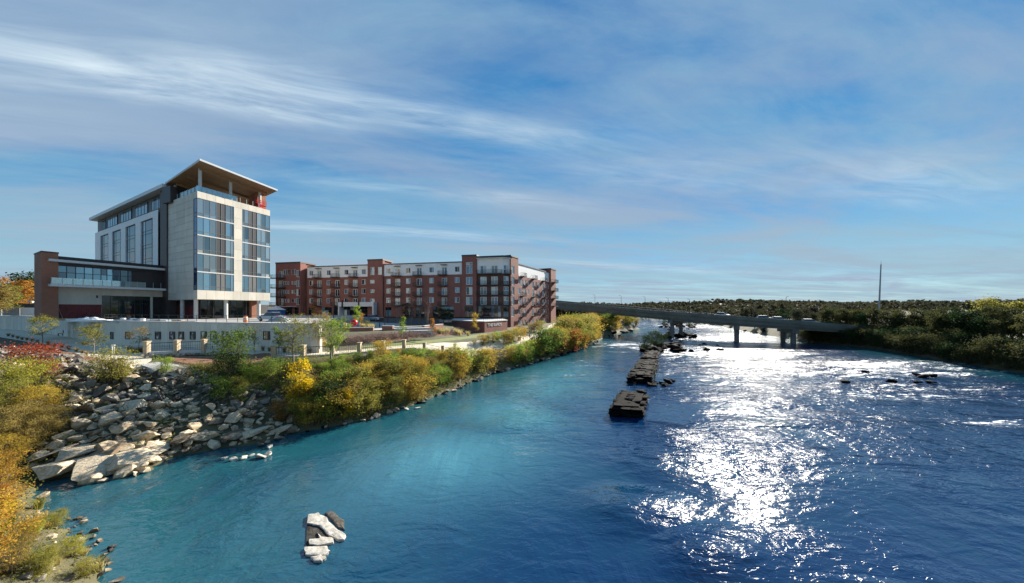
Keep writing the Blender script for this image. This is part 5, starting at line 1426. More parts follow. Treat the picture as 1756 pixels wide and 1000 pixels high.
def tree_proto(seed, h, bare, rx, nclump, per, leaf, shape='round', twig=True, stems=1, clump_r=.5, trunk_r=.11):
    """(wood mesh, leaf data): tapered trunk(s), limbs, twigs; leaf clumps round the twig ends, crown with gaps"""
    rr = random.Random(seed); mb = MB(); lv, lf = [], []
    tips = []
    for s_ in range(stems):
        a0 = 2 * math.pi * (s_ + rr.random() * .6) / stems
        lean = 0 if stems == 1 else rr.uniform(.25, .6)
        top = Vector((math.cos(a0) * lean * rx, math.sin(a0) * lean * rx, h * rr.uniform(.82, .95)))
        base = Vector((math.cos(a0), math.sin(a0), 0)) * (0 if stems == 1 else .12)
        pts = []; n_ = 6
        for i in range(n_ + 1):
            t = i / n_; p = base.lerp(top, t) + Vector((rr.gauss(0, .025), rr.gauss(0, .025), 0)) * h * t; 
            if stems > 1: p = base.lerp(top, t ** 1.15) * 1.0; p.z = top.z * t
            pts.append(p)
        r0 = trunk_r * (1 if stems == 1 else .45)
        mb.tube([tuple(p) for p in pts], [r0 * (1 - .88 * i / n_) for i in range(n_ + 1)], 6 if stems == 1 else 5, cap=False)
        nl = max(3, int(nclump / stems / 2.2))
        for k in range(nl):
            t = bare + (1 - bare) * (k + rr.random()) / nl; t = min(t, .97)
            i = min(int(t * n_), n_ - 1); o = pts[i].lerp(pts[i + 1], t * n_ - i)
            zr = (t - bare) / (1 - bare + 1e-6)
            if shape == 'round': rad = rx * math.sqrt(max(.08, 1 - (2 * zr - .85) ** 2 / 1.4))
            elif shape == 'cone': rad = rx * max(.12, 1 - zr) * 1.0
            elif shape == 'vase': rad = rx * (.35 + .75 * zr) * (1 if zr < .8 else .8)
            else: rad = rx * (.9 - .45 * zr)
            if stems > 1: rad *= .6
            a = rr.uniform(0, 6.283); rise = rad * rr.uniform(.15, .75) * (1.2 if shape == 'vase' else .8)
            e = o + Vector((math.cos(a) * rad, math.sin(a) * rad, rise)) * rr.uniform(.7, 1.05)
            e.z = min(e.z, h * 1.02)
            m_ = o.lerp(e, .5) + Vector((0, 0, rad * rr.uniform(-.05, .15)))
            rb = r0 * (1 - .8 * t) * .55
            mb.tube([tuple(o), tuple(m_), tuple(e)], [rb, rb * .6, rb * .15], 4, cap=False)
            tips.append(e); tips.append(m_.lerp(e, rr.uniform(.1, .6)) + Vector((rr.gauss(0, .15), rr.gauss(0, .15), rr.gauss(0, .12))) * rad)
            if twig:
                for q_ in range(3):
                    e2 = m_.lerp(e, rr.uniform(0, .8)) + Vector((rr.gauss(0, .3), rr.gauss(0, .3), rr.uniform(-.05, .4))) * rad * .8
                    mb.tube([tuple(m_.lerp(e, .3)), tuple(e2)], [rb * .35, rb * .08], 3, cap=False); tips.append(e2)
        tips.append(pts[-1])
    rr.shuffle(tips)
    cl = tips[:nclump] if len(tips) >= nclump else tips
    for c in cl:
        cr_ = clump_r * rr.uniform(.6, 1.3); k = int(per * rr.uniform(.4, 1.5))
        for i in range(k):
            d_ = Vector((rr.gauss(0, 1), rr.gauss(0, 1), rr.gauss(0, .75))) * cr_ * .55
            leaves_into(lv, lf, c + d_, leaf, rr)
    return mb, lv, lf
protos = {}
def make_plant_mesh(key, lmat, **kw):
    """mesh pair for a plant kind in one leaf colour (shared by all its individuals)"""
    if key not in protos: protos[key] = tree_proto(**kw)
    return key
pm_cache = {}
def plant_meshes(key, leafkey, bark):
    ck = (key, leafkey, bark)
    if ck not in pm_cache:
        mb, lv, lf = protos[key]
        wm = mb.mesh('wood', M[bark], smooth=True)
        lm_ = bpy.data.meshes.new('leaves'); lm_.from_pydata(lv, [], lf); lm_.materials.append(LM[leafkey]); lm_.update()
        pm_cache[ck] = (wm, lm_)
    return pm_cache[ck]
# near shrubs: many small leaves; far trees: fewer, larger
for i in range(3):
    protos['shrub%d' % i] = tree_proto(20 + i, 3.0, .18, 1.5, 84, 34, .11, 'round', stems=8, clump_r=.5, trunk_r=.09)
    protos['mshrub%d' % i] = tree_proto(30 + i, 3.0, .10, 1.45, 72, 27, .15, 'round', stems=7, clump_r=.52, trunk_r=.08)
    protos['bigtree%d' % i] = tree_proto(40 + i, 8.0, .12, 2.7, 110, 34, .30, 'round', stems=3, clump_r=.85, trunk_r=.24)
    protos['tall%d' % i] = tree_proto(50 + i, 9.0, .18, 2.2, 100, 30, .30, 'plume', stems=1, clump_r=.75, trunk_r=.20)
    protos['street%d' % i] = tree_proto(60 + i, 4.5, .30, 1.45, 60, 30, .15, 'round', stems=1, clump_r=.40, trunk_r=.07)
    protos['vase%d' % i] = tree_proto(70 + i, 5.0, .22, 2.1, 90, 30, .15, 'vase', stems=1, clump_r=.42, trunk_r=.10)
    protos['sap%d' % i] = tree_proto(80 + i, 4.5, .15, .95, 46, 36, .15, 'plume', stems=1, clump_r=.34, trunk_r=.05)
protos['near0'] = tree_proto(90, 3.4, .12, 1.7, 130, 60, .085, 'round', stems=9, clump_r=.36, trunk_r=.08)
protos['near1'] = tree_proto(91, 3.4, .12, 1.7, 130, 60, .085, 'round', stems=9, clump_r=.36, trunk_r=.08)
protos['bare0'] = tree_proto(92, 5.0, .25, 2.1, 90, 5, .12, 'vase', stems=1, clump_r=.4, trunk_r=.09)
protos['bare1'] = tree_proto(93, 6.5, .12, 1.5, 60, 4, .14, 'plume', stems=4, clump_r=.4, trunk_r=.09)
protos['conif'] = tree_proto(94, 4.5, .10, .95, 60, 34, .14, 'cone', stems=1, clump_r=.28, trunk_r=.07)
pc = random.Random(77)
def plant(kind, leafkey, p, hgt, label, cat='shrub', group=None, name=None, bark='bark', wide=1.0, rz=None, sink=.08):
    mb, lv, lf = protos[kind]
    zmax = max(v[2] for v in mb.v)
    wm, lm_ = plant_meshes(kind, leafkey, bark)
    s_ = hgt / zmax
    o = thing(name or {'shrub': 'shrub', 'tree': 'tree'}.get(cat, cat), (p[0], p[1], p[2] - sink), label, cat, group, pc.uniform(0, 6.28) if rz is None else rz)
    o.scale = (s_ * wide, s_ * wide, s_)
    tree = cat == 'tree'
    a = bpy.data.objects.new('trunk' if tree else 'stems', wm); col.objects.link(a); a.parent = o
    b = bpy.data.objects.new('crown' if tree else 'foliage', lm_); col.objects.link(b); b.parent = o
    return o
def at(u, v, **kw):
    p = hit(u, v, **kw); assert p is not None, (u, v)
    return p
def ph(p, dv): return dv * p[1] / F     # metres for dv photo rows at that distance
# --- individually recognisable plants on the near left bank
big = [
 ('near0', 'amber', -62, 1010, 2.8, 'golden bush filling the bottom left corner beside the stones'),
 ('near1', 'yellow', -45, 950, 2.0, 'yellow leaved bush at the left edge above the corner bush'),
 ('near0', 'orange', -8, 900, 1.7, 'orange brown bush at the left edge beside the blue inlet'),
 ('near1', 'amber', -15, 860, 2.4, 'golden bush at the far left edge above the inlet'),
 ('near0', 'gold', 2, 815, 2.2, 'golden shrub just left of the big flat tan slabs'),
 ('near1', 'brown', 45, 778, 2.3, 'brown olive shrub at the foot of the tan boulder slope'),
 ('near0', 'brown', 88, 752, 2.2, 'olive brown shrub bordering the tan boulders'),
 ('near1', 'brown', 8, 765, 2.6, 'rusty brown shrub on the left slope below the red one'),
 ('near0', 'gold', 65, 728, 2.6, 'large golden olive shrub in the middle of the left slope'),
 ('near1', 'olive', 0, 722, 2.8, 'olive shrub at the left edge of the slope'),
 ('shrub0', 'yelgreen', 60, 690, 2.9, 'bright yellow green shrub just below the red shrub'),
 ('shrub1', 'yelgreen', 25, 672, 2.4, 'yellow green shrub left of the red shrub'),
 ('shrub2', 'red', 65, 652, 2.9, 'red leaved shrub on the grey riprap below the promenade'),
 ('shrub1', 'olive', 185, 660, 2.9, 'olive green shrub at the top of the tan boulder slope'),
 ('shrub0', 'olive', 205, 655, 2.0, 'low spreading olive shrub right of its bigger neighbour on the boulders'),
 ('shrub2', 'lime', 283, 642, 1.5, 'small lime shrub beside the gravel path'),
 ('shrub0', 'green', 402, 640, 4.2, 'tall dense olive tree like shrub in front of the wall windows'),
 ('shrub1', 'dark', 395, 655, 2.6, 'dark green bush below the tall shrub at the wall'),
 ('sap0', 'yellow', 512, 712, 4.9, 'bright yellow sapling standing out above the rocks at the river edge'),
 ('sap1', 'yellow', 596, 722, 2.9, 'smaller yellow sapling right of the dark green bush by the water'),
 ('shrub2', 'dark', 575, 715, 3.4, 'dark green rounded bush between the two yellow saplings'),
 ('shrub0', 'orange', 484, 725, 1.9, 'low orange bush at the foot of the yellow sapling'),
 ('shrub2', 'lime', 430, 662, 1.8, 'lime green bush left on the upper bank'),
 ('shrub1', 'lime', 465, 650, 1.9, 'lime green bush right of its twin on the upper bank'),
 ('shrub2', 'gold', 655, 622, 2.6, 'yellow leaved shrub growing through the riverside fence'),
]
for kind, lk, u, v, hg, lab in big:
    p = hit(u, v)
    if p is None: continue
    plant(kind, lk, p, hg, lab, wide=1.05 if not kind.startswith('sap') else 1.0)
# --- the thicket along the left bank
thick = random.Random(21); placed = []
def zone_left(u):
    for lim, w in ((440, 'beside the riprap'), (500, 'below the vase shaped tree'), (560, 'right of the bright yellow sapling'), (620, 'below the dense green tree'), (690, 'below the garden bed'),
                   (760, 'below the terrace steps'), (830, 'below the lawn'), (885, 'below the planter wall'), (930, 'below the apartment river front'), (975, 'left of the red shrubs'), (1015, 'right of the red shrubs')):
        if u < lim: return w
    return 'under the road bridge end'
def zone_right(u):
    for lim, w in ((1440, 'at the bridge end'), (1490, 'just right of the bridge end'), (1535, 'below the mast'), (1580, 'left of the park tree row'), (1625, 'below the park tree row'), (1670, 'below the gabled house'), (1710, 'below the tallest tree')):
        if u < lim: return w
    return 'near the right picture edge'
def thicket(n, ylo, yhi, dlo, dhi, hlo, hhi, palette, kinds, label, group, gap):
    k = 0; tries = 0
    while k < n and tries < n * 40:
        tries += 1
        i = thick.randrange(len(LB) - 1); a, b = Vector(LB[i]), Vector(LB[i + 1])
        m_ = a.lerp(b, thick.random())
        if not (ylo <= m_[1] <= yhi): continue
        t = (b - a).normalized(); n_ = Vector((-t[1], t[0])); q_ = m_ + n_ * thick.uniform(dlo, dhi)
        d_ = wd(q_[0], q_[1])
        if not (dlo * .8 <= d_ <= dhi): continue
        if any((q_ - w_).length < gap for w_ in placed): continue
        if float(fdist(np.array([q_[0]]), np.array([q_[1]]))[0]) < 1.6: continue
        z = Hg(q_[0], q_[1]); u_ = CX + F * q_[0] / q_[1]
        if u_ < 330: continue
        if u_ < 510 and d_ < 4.0: continue
        placed.append(q_); k += 1
        lk = thick.choice(palette); hg = thick.uniform(hlo, hhi)
        hg = max(.9, min(hg, min(8.2, 5.0 + max(0, q_[1] - 54) * .08) - z + thick.uniform(-.5, .5)))
        row = "at the water's edge" if d_ < 1.7 else 'halfway up the bank' if d_ < 4 else 'high on the bank'
        plant(thick.choice(kinds), lk, (q_[0], q_[1], z), hg, label[lk].split(' in the ')[0] + ' ' + row + ' ' + zone_left(u_), group=group, wide=thick.uniform(.95, 1.3))
lowlab = {'olive': 'olive bush in the dense thicket along the near left bank', 'brown': 'brown olive bush in the dense thicket along the near left bank', 'gold': 'golden bush in the dense thicket along the near left bank',
          'green': 'green bush in the dense thicket along the near left bank', 'lime': 'lime green bush in the dense thicket along the near left bank', 'tan': 'tan weedy bush in the dense thicket along the near left bank'}
farlab = {k: v.replace('near left bank', 'far left bank toward the bridge').replace('bush', 'tall shrub') for k, v in lowlab.items()}
lowlab['amber'] = 'amber bush in the dense thicket along the near left bank'
farlab['amber'] = 'amber tall shrub in the dense thicket along the far left bank'
farlab.update({'red': 'red autumn shrub in the thicket near the apartment corner', 'orange': 'orange autumn shrub in the thicket near the bridge'})
sh = ['mshrub0', 'mshrub1', 'mshrub2', 'shrub0', 'shrub1', 'shrub2']; ms = ['mshrub0', 'mshrub1', 'mshrub2']
thicket(58, 26, 45, .4, 3.4, 1.7, 2.7, ['brown', 'olive', 'gold', 'gold', 'olive', 'lime'], sh, lowlab, 'bushes along the near left bank', .85)
thicket(64, 26, 47, 3.4, 6.6, 1.2, 2.3, ['green', 'olive', 'lime', 'lime', 'gold', 'tan'], sh, lowlab, 'bushes along the near left bank', .9)
thicket(42, 45, 66, .5, 5.5, 2.4, 3.6, ['olive', 'brown', 'gold', 'olive', 'lime', 'gold'], ms, farlab, 'shrubs along the far left bank', 1.2)
thicket(74, 62, 112, .5, 7.0, 3.4, 5.8, ['olive', 'gold', 'olive', 'brown', 'green'], ms, farlab, 'shrubs along the far left bank', 1.5)
thicket(40, 60, 116, .1, 1.6, 1.3, 2.6, ['olive', 'gold', 'brown'], ms, farlab, 'shrubs along the far left bank', 1.0)
thicket(34, 110, 180, .8, 12, 4.0, 6.0, ['olive', 'green', 'brown', 'gold'], ms, farlab, 'shrubs along the far left bank', 3.0)
for u, v, hg, lk, lab in ((984, 603, 5.0, 'red', 'taller red autumn shrub in the thicket beside the riverwalk'), (963, 607, 3.4, 'red', 'shorter reddish shrub left of the tall red one in the thicket'), (1000, 598, 4.0, 'orange', 'orange autumn shrub right of the tall red one in the thicket')):
    p = hit(u, v)
    if p is not None: plant('mshrub1', lk, p, hg, lab)
# --- street trees on the promenade and in the gardens
def on_path(u, v, z=5.42):
    return Pz(u, v, z)
st = [
 ('street0', 'olive', on_path(73, 588), 48, 'young street tree near the left end of the promenade', 1.0),
 ('street1', 'olive', on_path(161, 606), 52, 'young street tree standing by the path in front of the first wall window', 1.05),
 ('street2', 'tan', on_path(238, 597), 38, 'small pale brown tree in front of the third wall window', 1.0),
 ('bare0', 'purple', on_path(437, 602), 54, 'nearly bare purplish tree in front of the right end of the wall', 1.05),
 ('sap2', 'green', on_path(478, 603), 44, 'thin young green tree in front of the wall right of the bare one', 1.0),
 ('vase0', 'olive', on_path(503, 617), 80, 'vase shaped tree left of the two larger trees at the fence', 1.0),
 ('vase1', 'green', on_path(567, 613), 74, 'dense green tree right of the two larger trees at the fence', 1.0),
 ('street1', 'lime', on_path(580, 598, 5.8), 52, 'yellow green tree just behind the dense green tree', 1.1),
 ('street2', 'tan', on_path(548, 596, 5.8), 62, 'pale brown tree behind the two larger trees', .9),
 ('conif', 'lime', on_path(690, 576, 6.4), 34, 'narrow pale yellow green tree in the terraced garden', 1.0),
 ('conif', 'orange', on_path(742, 572, 6.3), 27, 'small orange tree in the garden by the steps', 1.1),
 ('sap0', 'gold', on_path(815, 570, 5.3), 34, 'slim yellow tree in front of the brick planter wall', 1.0),
 ('sap1', 'lime', on_path(612, 556, 7.6), 32, 'small light green tree before the white entrance portal', 1.0),
 ('sap2', 'orange', on_path(620, 554, 7.7), 18, 'tiny orange tree right of the portal sapling', 1.2),
 ('sap0', 'orange', on_path(537, 548, 7.9), 24, 'small russet tree in front of the apartment shopfronts', 1.0),
]
for kind, lk, p, dv, lab, wd_ in st:
    z = max(Hg(p[0], p[1]), p[2] - .1); plant(kind, lk, (p[0], p[1], z), ph(p, dv), lab, 'tree', bark='barkgrey', wide=wd_)
for i, u in enumerate((682, 705, 719, 733)):
    p = Pz(u, 553 + i % 2, 7.4); plant('bare1', 'purple', (p[0], p[1], max(7.0, Hg(p[0], p[1]))), ph(p, 52), ('first', 'second', 'third', 'last')[i] + ' tall leafless multi stem tree against the apartment front, from the left', 'tree', 'bare trees before the apartments', bark='barkgrey')
for u, v, wh in ((758, 551, 'left of the shopfront pair'), (770, 551, 'right beside its twin'), (697, 548, 'behind the bare trees')):
    p = Pz(u, v, 7.5); plant('street0', 'dark', (p[0], p[1], Hg(p[0], p[1])), ph(p, 28), 'small dark evergreen tree against the apartment shopfronts, ' + wh, 'tree', 'evergreens before the apartments')
# --- trees at the far left behind the hotel
def far_tree(kind, lk, u, Y, vt, vb, lab, group=None, wide=1.0, cat='tree'):
    p = P2(u, Y); zb0 = Zat(vb, Y); zg = Hg(p[0], p[1])
    if Y > 60 and p[0] < -40: zg = DZ
    plant(kind, lk, (p[0], p[1], zg), Zat(vt, Y) - zg, lab, cat, group, wide=wide)
far_tree('bigtree0', 'orange', 26, 105, 478, 540, 'orange autumn tree left of the brick tower', wide=1.1)
far_tree('bigtree1', 'dark', 44, 118, 468, 540, 'dark green evergreen tree just left of the brick tower', wide=1.2)
far_tree('bigtree2', 'olive', 8, 98, 490, 540, 'olive tree at the left edge behind the deck', wide=1.1)
far_tree('bigtree0', 'brown', -12, 90, 486, 540, 'brownish tree cut by the left edge of the picture', wide=1.2)
p = Pz(2, 556, 5.4); plant('shrub0', 'brown', p, ph(p, 66), 'russet green shrub at the left edge standing on the promenade', wide=1.1)
# --- right bank: backlit trees
rb = random.Random(4); rpl = []
kinds_r = ['bigtree0', 'bigtree1', 'bigtree2', 'tall0', 'tall1']
def rbank(n, ylo, yhi, dlo, dhi, hlo, hhi, kinds, pal, label, group, gap):
    k = tries = 0
    while k < n and tries < n * 60:
        tries += 1
        i = rb.randrange(len(RB) - 1); a, b = Vector(RB[i]), Vector(RB[i + 1]); m_ = a.lerp(b, rb.random())
        if not (ylo <= m_[1] <= yhi): continue
        t = (b - a).normalized(); n_ = Vector((-t[1], t[0])); q_ = m_ + n_ * rb.uniform(dlo, dhi)
        if wd(q_[0], q_[1]) < dlo * .7 or any((q_ - w_).length < gap for w_ in rpl): continue
        u_ = CX + F * q_[0] / q_[1]
        if u_ > 1775: continue
        rpl.append(q_); k += 1; lk = rb.choice(pal); d_ = wd(q_[0], q_[1])
        row = "by the water " if d_ < 1.7 else 'low down ' if d_ < 4.5 else 'higher up '
        lab2 = label if ylo > 100 else label.split(' low on ')[0].split(' on the ')[0] + ' on the right bank ' + row + zone_right(u_)
        plant(rb.choice(kinds), lk, (q_[0], q_[1], Hg(q_[0], q_[1])), rb.uniform(hlo, hhi), lab2, 'tree' if hhi > 5 else 'shrub', group, wide=rb.uniform(.95, 1.3))
rbank(70, 40, 108, .1, 4.0, 2.4, 4.8, ['mshrub0', 'mshrub1', 'mshrub2'], ['deep', 'deep', 'dark', 'deep'], 'dark shrub low on the right river bank', 'shrubs low on the right bank', 1.3)
rbank(34, 44, 104, 4.0, 10, 5.4, 7.4, kinds_r, ['deep', 'deep', 'deep', 'dark'], 'dark tree on the right river bank', 'trees on the right bank', 2.4)
for kind, lk, u, Y, vt, lab in (('tall0', 'olive', 1690, 72, 512, 'tallest airy tree on the right bank'), ('tall1', 'olive', 1722, 70, 522, 'slender olive tree right of the tallest one on the right bank'), ('tall2', 'olive', 1750, 68, 517, 'tall olive tree at the right edge of the picture'),
      ('bigtree1', 'deep', 1500, 96, 527, 'large olive tree on the right bank below the mast'), ('bigtree2', 'deep', 1470, 99, 534, 'dark round tree at the right end of the bridge'), ('tall0', 'deep', 1580, 84, 551, 'small pointed olive tree mid right bank'),
      ('bigtree0', 'deep', 1660, 76, 538, 'broad dark tree left of the tallest tree on the right bank')):
    far_tree(kind, lk, u, Y, vt, 560, lab, wide=1.15)
rbank(34, 104, 300, 1.0, 22, 4.0, 7.0, kinds_r, ['deep', 'far', 'dark'], 'dark tree on the right bank beyond the bridge', 'trees beyond the bridge', 4.5)
# row of brown park trees behind the right bank
for i in range(9):
    u = 1590 + i * 14; far_tree('bigtree%d' % (i % 3), 'russet', u, 190 + i * 2, 533, 547, ('first', 'second', 'third', 'fourth', 'fifth', 'sixth', 'seventh', 'eighth', 'ninth')[i] + ' round brown tree of the neat row behind the right bank, from the left', 'row of round brown park trees', wide=1.25)
# --- island bushes
for u, v, hg, lab in ((1108, 600, 3.6, 'dark bush on the rock island, nearest to the ruin'), (1122, 594, 4.0, 'tallest dark bush on the rock island'), (1135, 592, 2.8, 'dark bush on the right side of the rock island'), (1150, 577, 3.0, 'dark bush beside the bridge pier shoal')):
    p = Pz(u, v, .4); plant('mshrub0', 'dark', p, hg, lab, wide=1.1)
for u, v, hg, wh in ((1140, 560, 3.2, 'left'), (1165, 560, 2.6, 'middle'), (1182, 561, 2.4, 'right')):
    p = Pz(u, v, .4); plant('mshrub1', 'dark', p, hg, wh + ' one of three dark bushes on the far shoal under the bridge', group='bushes on the far shoal', wide=1.3)
p = Pz(1122, 657, .2); plant('bare0', 'dark', p, 2.9, 'thin bare sapling growing from low rocks right of the long ruin', 'tree', wide=.8)
p = Pz(1088, 668, .2); plant('bare0', 'dark', p, 1.2, 'tiny bare sapling between the masonry block and the long ruin', 'tree', wide=.8)
# --- woods on the far hills: one mass
rw2 = random.Random(8); lv, lf = [], []
def crown_into(x, y, z, r_, h_, n, leaf):
    for i in range(n):
        a = rw2.uniform(0, 6.28); t = rw2.random(); rad = r_ * math.sqrt(max(0.05, 1 - (2*t - .8) ** 2 / 1.5)) * rw2.uniform(.6, 1)
        leaves_into(lv, lf, Vector((x + math.cos(a) * rad, y + math.sin(a) * rad, z + h_ * (.1 + .9 * t))), leaf, rw2)
for i in range(4200):
    Y = 210 + 620 * rw2.random() ** 1.3; X = rw2.uniform(-.05, 1.75) * Y
    if wd(X, Y) < 6 or (X / Y > 1.0 and Y < 330): continue
    hg = rw2.uniform(6, 10.5); r_ = rw2.uniform(3.0, 5.0)
    crown_into(X, Y, Hg(X, Y) - 1.0, r_, hg, 26, 2.4 + Y / 320)
for i in range(160):
    Y = rw2.uniform(230, 420); X = rw2.uniform(-1.9, -1.2) * Y
    crown_into(X, Y, max(Hg(X, Y), 6), 5, rw2.uniform(8, 12), 40, 2.4)
fm = bpy.data.meshes.new('far_woods'); fm.from_pydata(lv, [], lf)
tag(link('far_woods', fm, mat=LM['far']), 'dark autumn woods covering the low far hills', 'woods', kind='stuff')

# --- grass tufts
def tuft_mesh(seed, n, h, spread, w):
    rr = random.Random(seed); vs, fs = [], []
    for i in range(n):
        a = rr.uniform(0, 6.28); b = len(vs); r_ = rr.uniform(0, spread * .3); o = Vector((math.cos(a) * r_, math.sin(a) * r_, 0))
        out = Vector((math.cos(a), math.sin(a), 0)); hh = h * rr.uniform(.6, 1.1); sd_ = Vector((-out.y, out.x, 0)) * w
        m_ = o + out * spread * .35 * rr.random() + Vector((0, 0, hh * .6)); e = o + out * spread * rr.uniform(.4, 1.1) + Vector((0, 0, hh * rr.uniform(.8, 1)))
        vs += [tuple(o - sd_), tuple(o + sd_), tuple(m_ + sd_), tuple(m_ - sd_), tuple(e)]; fs += [(b, b+1, b+2, b+3), (b+3, b+2, b+4)]
    me = bpy.data.meshes.new('blades'); me.from_pydata(vs, [], fs); return me
tufts = {}
for lk in ('straw', 'tan', 'green', 'olive', 'lime'):
    me = tuft_mesh(3, 90, .8, .55, .014); me.materials.append(LM[lk]); tufts[lk] = me
def tuft(lk, p, s_, label, group):
    o = bpy.data.objects.new('grass_tuft', tufts[lk]); col.objects.link(o); o.location = p; o.scale = (s_, s_, s_); o.rotation_euler = (0, 0, pc.uniform(0, 6.28))
    tag(o, label, 'grass', group)
for u, v in ((14, 578), (22, 580), (30, 582), (38, 584), (46, 585), (55, 587), (64, 589), (83, 593), (94, 596), (106, 598), (118, 601), (131, 605), (141, 608), (149, 610)):
    p = hit(u, v); tuft('tan', p + Vector((0, 0, .12)), pc.uniform(.7, 1.0), 'ornamental grass tuft in the row edging the promenade', 'grass tufts edging the promenade')
for u, v in ((222, 605), (228, 606), (234, 607), (240, 606), (246, 606), (250, 601), (452, 603), (462, 604), (488, 606), (520, 607), (532, 606)):
    p = hit(u, v); tuft('tan', p + Vector((0, 0, .1)), pc.uniform(.8, 1.2), 'tan grass clump in the mulch bed by the promenade', 'grass clumps in the mulch beds')
for i in range(26):
    u = pc.choice((pc.uniform(748, 775), pc.uniform(780, 805), pc.uniform(535, 560), pc.uniform(620, 640))); v = 574 if u > 700 else (596 if u < 570 else 562)
    p = hit(u, v + pc.uniform(-3, 3)); tuft('straw', p, pc.uniform(1.2, 1.9), 'pale straw coloured ornamental grass in the garden beds', 'straw grasses in the garden')
cw = random.Random(12)
for i in range(34):
    u, v = cw.uniform(0, 175), cw.uniform(868, 1000); p = hit(u, v)
    if p is None or p.z < .05: continue
    tuft(cw.choice(('olive', 'straw', 'green', 'lime')), p, cw.uniform(.45, .9), 'wild grass clump among the stones at the lower left corner', 'wild grass at the lower left corner')
for u, v, lk, hg, lab in ((70, 985, 'olive', .9, 'low olive bush among the stones at bottom left'), (125, 955, 'yelgreen', .8, 'small yellow green bush right of the low olive one at bottom left'), (40, 940, 'gold', 1.1, 'small golden bush left above the low olive one at bottom left'), (95, 905, 'olive', .8, 'small olive bush beside the blue inlet'), (150, 990, 'olive', .7, 'lowest right olive bush of the bottom left corner'), (20, 985, 'brown', 1.2, 'brown bush at the very bottom left')):
    p = hit(u, v)
    if p is not None: plant('near0', lk, p, hg, lab, wide=1.3)
# low purple shrubs of the garden bed, too dense to count
rq = random.Random(15); lv, lf = [], []
for i in range(420):
    u = rq.uniform(592, 795); v = 588 - (u - 592) * .085 + rq.uniform(-6.5, 2.5); p = hit(u, v)
    if p is None: continue
    for k in range(34): leaves_into(lv, lf, p + Vector((rq.gauss(0, .32), rq.gauss(0, .32), abs(rq.gauss(.25, .2)))), .14, rq)
fm = bpy.data.meshes.new('bed_shrubs'); fm.from_pydata(lv, [], lf); tag(link('bed_shrubs', fm, mat=LM['purple']), 'dense low purple brown planting in the garden bed', 'planting', kind='stuff')
# weeds and grass over the whole bank
rq = random.Random(16)
for lk, n, ulo, uhi, vlo, vhi, nm, lab in (('green', 2600, 330, 960, 600, 720, 'bank_grass', 'green weeds and grass covering the left bank'), ('tan', 3000, 300, 1000, 600, 730, 'bank_weeds', 'dry tan weeds covering the left bank'), ('olive', 900, 0, 330, 600, 1000, 'corner_weeds', 'olive weeds among the stones at lower left')):
    lv, lf = [], []; pal = []
    for i in range(n):
        u, v = rq.uniform(ulo, uhi), rq.uniform(vlo, vhi); p = hit(u, v)
        if p is None or p.z < .12 or p.y > 75: continue
        if lk != 'olive' and u < 500 and v > 660 + (u - 330) * .1: continue
        if lk == 'olive' and 120 < u and v < 830 and rq.random() < .8: continue
        if wd(p.x, p.y) > 10 and lk != 'olive': continue
        sm = .45 if (lk == 'olive' and v > 850) else 1.0
        for k in range(26 if sm == 1 else 14): leaves_into(lv, lf, p + Vector((rq.gauss(0, .22), rq.gauss(0, .22), abs(rq.gauss(.12, .22)))) * sm, .11 if sm == 1 else .07, rq)
    fm = bpy.data.meshes.new(nm); fm.from_pydata(lv, [], lf); tag(link(nm, fm, mat=LM[lk]), lab, 'weeds', kind='stuff')
